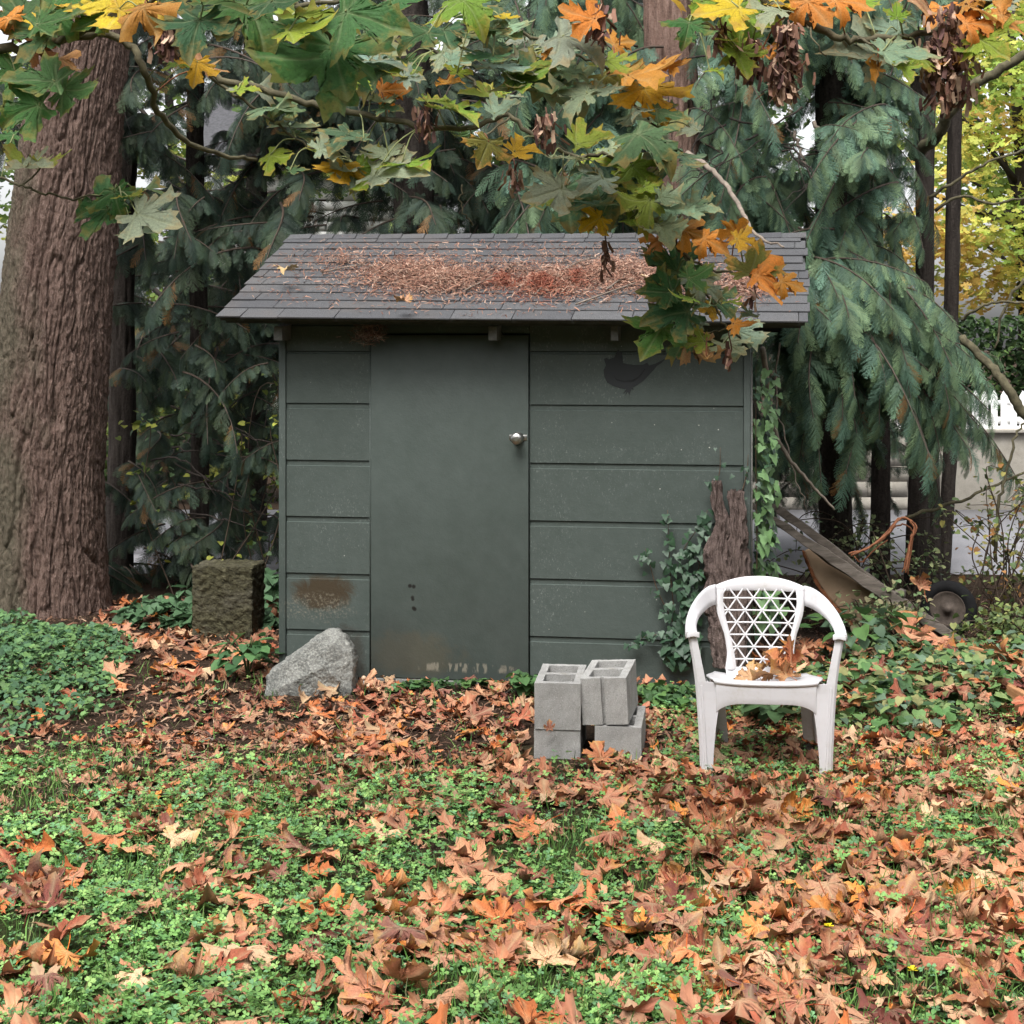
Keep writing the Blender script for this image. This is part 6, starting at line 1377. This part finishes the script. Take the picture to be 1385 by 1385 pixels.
far_tree('low bushy tree glimpsed through the gap left of the shed', -3.2, 17.2, 2, [(-3.4, 17.2, 1.0, 1.6, .8, 1.0), (-1.9, 17.4, .8, 1.0, .6, .7)], 5000, (.06, .10), [(.04, .07, .025), (.06, .10, .03), (.12, .16, .04), (.26, .27, .06)], .06)
far_tree('dull green tree behind the middle of the shed roof', .4, 22, 7, [(.3, 22, 4.2, 2.4, 1.4, 2.6), (2.8, 22, 3.6, 1.8, 1.4, 2.2)], 6500, (.10, .15), [(.05, .09, .03), (.09, .14, .04), (.16, .21, .06)])
acc = Acc(); n = 9000; pos = np.stack([rc.uniform(3.2, 9, n), rc.uniform(16.9, 17.6, n), 1.98*np.sqrt(rc.uniform(.1, 1, n))], 1); pos[:, 2] += .15*perlin(pos[:, 0]*1.5, 0, 0)
v, f, t = scatter(HV, HF, pos, rotm(rc.normal(pi, .8, n), rc.normal(-.3, .5, n), rc.normal(0, .5, n)), rc.uniform(.05, .09, n), np.array([(.025, .05, .018), (.045, .085, .028), (.09, .15, .045)])[rc.choice(3, n, p=[.5, .35, .15])]*rc.uniform(.7, 1.3, (n, 1))); acc.add(v, f, t)
hd = link('hedge', acc.mesh('hedge'), M['herb'], label='dark clipped hedge behind the white picket fence', category='hedge')
def house(name, label, x0, x1, y0, y1, h, ridge, win):
    t = thing(name, label, 'house', ((x0+x1)/2, y0, 0)); cx_0 = (x0+x1)/2; a, b = x0-cx_0, x1-cx_0; d = y1-y0
    wl = box('wall', a, b, .02, d, -.1, h, M['clap'], t); v, f = box_arr(a-.01, b+.01, 0, .018, 0, .15)
    v[(v[:, 2] > .1), 1] += .012; cm = big_mesh('siding_board', v, f); cm.materials.append(M['clap'])
    for i in range(int(h/.155)):
        o = bpy.data.objects.new('siding_board', cm); C.objects.link(o); o.parent = wl; o.location = (0, -.016, i*.155)
    v = [(a-.3, -.35, h-.1), (b+.3, -.35, h-.1), (b+.3, d/2, h+ridge), (a-.3, d/2, h+ridge), (b+.3, d+.35, h-.1), (a-.3, d+.35, h-.1)]; v = v+[(p[0], p[1], p[2]-.12) for p in v]
    link('roof', pymesh('roof', v, [(0, 1, 2, 3), (3, 2, 4, 5), (9, 8, 7, 6), (11, 10, 8, 9), (0, 6, 7, 1), (1, 7, 8, 2), (2, 8, 10, 4), (4, 10, 11, 5), (5, 11, 9, 3), (3, 9, 6, 0)]), M['roofdark'], t)
    for wx, wz, ww, wh in win:
        wf = box('window', wx-ww/2, wx+ww/2, -.05, .0, wz, wz+wh, M['white'], t, .005); box('pane', wx-ww/2+.06, wx+ww/2-.06, -.056, -.052, wz+.06, wz+wh-.06, M['glass'], wf)
house('house', 'white clapboard house glimpsed through the cedars behind the shed', -4.6, -1.4, 24.5, 29, 4.6, 1.6, [(-.9, 1.2, .8, 1.1), (.9, 1.2, .8, 1.1)])
for i in range(14):
    px = random.uniform(1150, 1385); py = random.uniform(850, 960); Y = CH*F/(py-HY)-.1; d_ = random.uniform(-70, 70)
    limb('fallen_twig', [(px, py, Y), (px+d_*.5, py-random.uniform(5, 25), Y-.03), (px+d_, py-random.uniform(-5, 20), Y-.06)], .006, .002, random.choice(['twig', 'mosstwig', 'darkbark']), 'thin fallen twig lying over the weeds right of the chair', 'twig', 5, 'fallen twigs right of the chair', jit=.004)
for i in range(16):
    px = random.uniform(200, 1000); py = random.uniform(945, 1060)
    if 700 < px < 880: continue
    Y = CH*F/(py-HY); d_ = random.uniform(-45, 45)
    limb('fallen_twig', [(px, py-8, Y), (px+d_*.5, py-10+random.uniform(-4, 4), Y), (px+d_, py-8+random.uniform(-6, 6), Y)], .004, .0015, random.choice(['twig', 'darkbark']), 'thin dry twig lying on the bare soil before the shed', 'twig', 5, 'fallen twigs before the shed', jit=.004)
# brambles and thin saplings
def bramble(name, label, px0, px1, py0, py1, Y0, Y1, nst, nlf, ls, pal, arch_=.5):
    xc, yc = (px0+px1)/2, (Y0+Y1)/2; root = thing(name, label, 'shrub', ((xc-CX)/F*yc, yc, 0)); L0 = np.array(root.location); acc = Acc(); pts_all = []
    for i in range(nst):
        Y = random.uniform(Y0, Y1); p0 = P(random.uniform(px0, px1), HY+CH*F/Y+4, Y); tp = P(random.uniform(px0-20, px1+20), random.uniform(py0, py1), Y+random.uniform(-.2, .2)); md = (p0+tp)/2+Vector((random.uniform(-.15, .15), 0, random.uniform(.05, .3)*arch_))
        p = smooth_path([p0, md, tp, tp+Vector((random.uniform(-.35, .35), 0, -random.uniform(-.05, .3)*arch_))], 6)-L0; V, Fq = tube_arr(p, np.linspace(.0055, .0018, len(p)), 4, False); acc.add(V, Fq, (.07, .05, .035)); pts_all.append(p)
    link('stem', acc.mesh('stem'), M['tint'], root); A = np.concatenate(pts_all); A = A[A[:, 2] > .12]; A = A[rc.integers(0, len(A), nlf)]+rc.normal(0, .045, (nlf, 3)); acc = Acc()
    v, f, t = scatter(HV, HF, A, rotm(rc.normal(pi, 1.2, nlf), rc.normal(-.3, .5, nlf), rc.normal(0, .5, nlf)), rc.uniform(*ls, nlf), np.array(pal)[rc.integers(0, len(pal), nlf)]*rc.uniform(.7, 1.3, (nlf, 1))); acc.add(v, f, t)
    link('foliage', acc.mesh('foliage'), M['herb'], root, kind='stuff'); return root
bramble('bramble', 'sparse twiggy bramble before the pale road at the right edge', 1290, 1420, 620, 800, 9.6, 10.6, 26, 620, (.02, .045), [(.13, .17, .06), (.20, .22, .08), (.08, .12, .05), (.28, .14, .05), (.30, .27, .08)])
bramble('bramble', 'thin trailing bramble tangle above the wheelbarrow handles', 1040, 1280, 690, 780, 9.7, 10.6, 22, 520, (.02, .04), [(.17, .22, .10), (.24, .27, .13), (.10, .15, .07)], .9)
bramble('bramble', 'dense low bramble growing over the wheelbarrow nose', 1175, 1235, 810, 850, 9.0, 9.3, 14, 260, (.025, .045), [(.12, .18, .08), (.18, .22, .10), (.09, .14, .06), (.24, .22, .12)], .5)
bramble('bramble', 'low mixed weeds and stems at the far right behind the plank', 1325, 1430, 830, 880, 8.6, 9.6, 26, 700, (.02, .045), [(.14, .19, .06), (.22, .24, .08), (.09, .13, .05)], .5)
bramble('sapling', 'thin leafy sapling stems in the gap between fir trunk and shed', 200, 370, 500, 760, 10.6, 11.8, 10, 260, (.03, .05), [(.16, .21, .05), (.26, .28, .05), (.07, .12, .05)], .4)
# unseen trees added behind the camera to keep low sky off the shed wall
acc = Acc(); n = 9000; a = rc.uniform(-1.9, 1.9, n)+pi; R_ = rc.uniform(13, 17, n); z = rc.uniform(0, 1, n)**.8*11*(.8+.3*perlin(a*3, 0, 0)); pos = np.stack([np.sin(a)*R_, np.cos(a)*R_, z], 1)
v, f, t = scatter(ST, SF, pos, rotm(-a+rc.normal(0, .6, n), rc.normal(-.3, .5, n), rc.normal(0, .5, n)), rc.uniform(.5, 1.0, n), np.array([(.05, .09, .03), (.08, .12, .04), (.16, .15, .05)])[rc.integers(0, 3, n)]); acc.add(v, f, t)
link('sky_block_trees', acc.mesh('sky_block_trees'), M['canopy'], kind='stuff', label='unseen trees added behind the viewpoint to block low sky light')
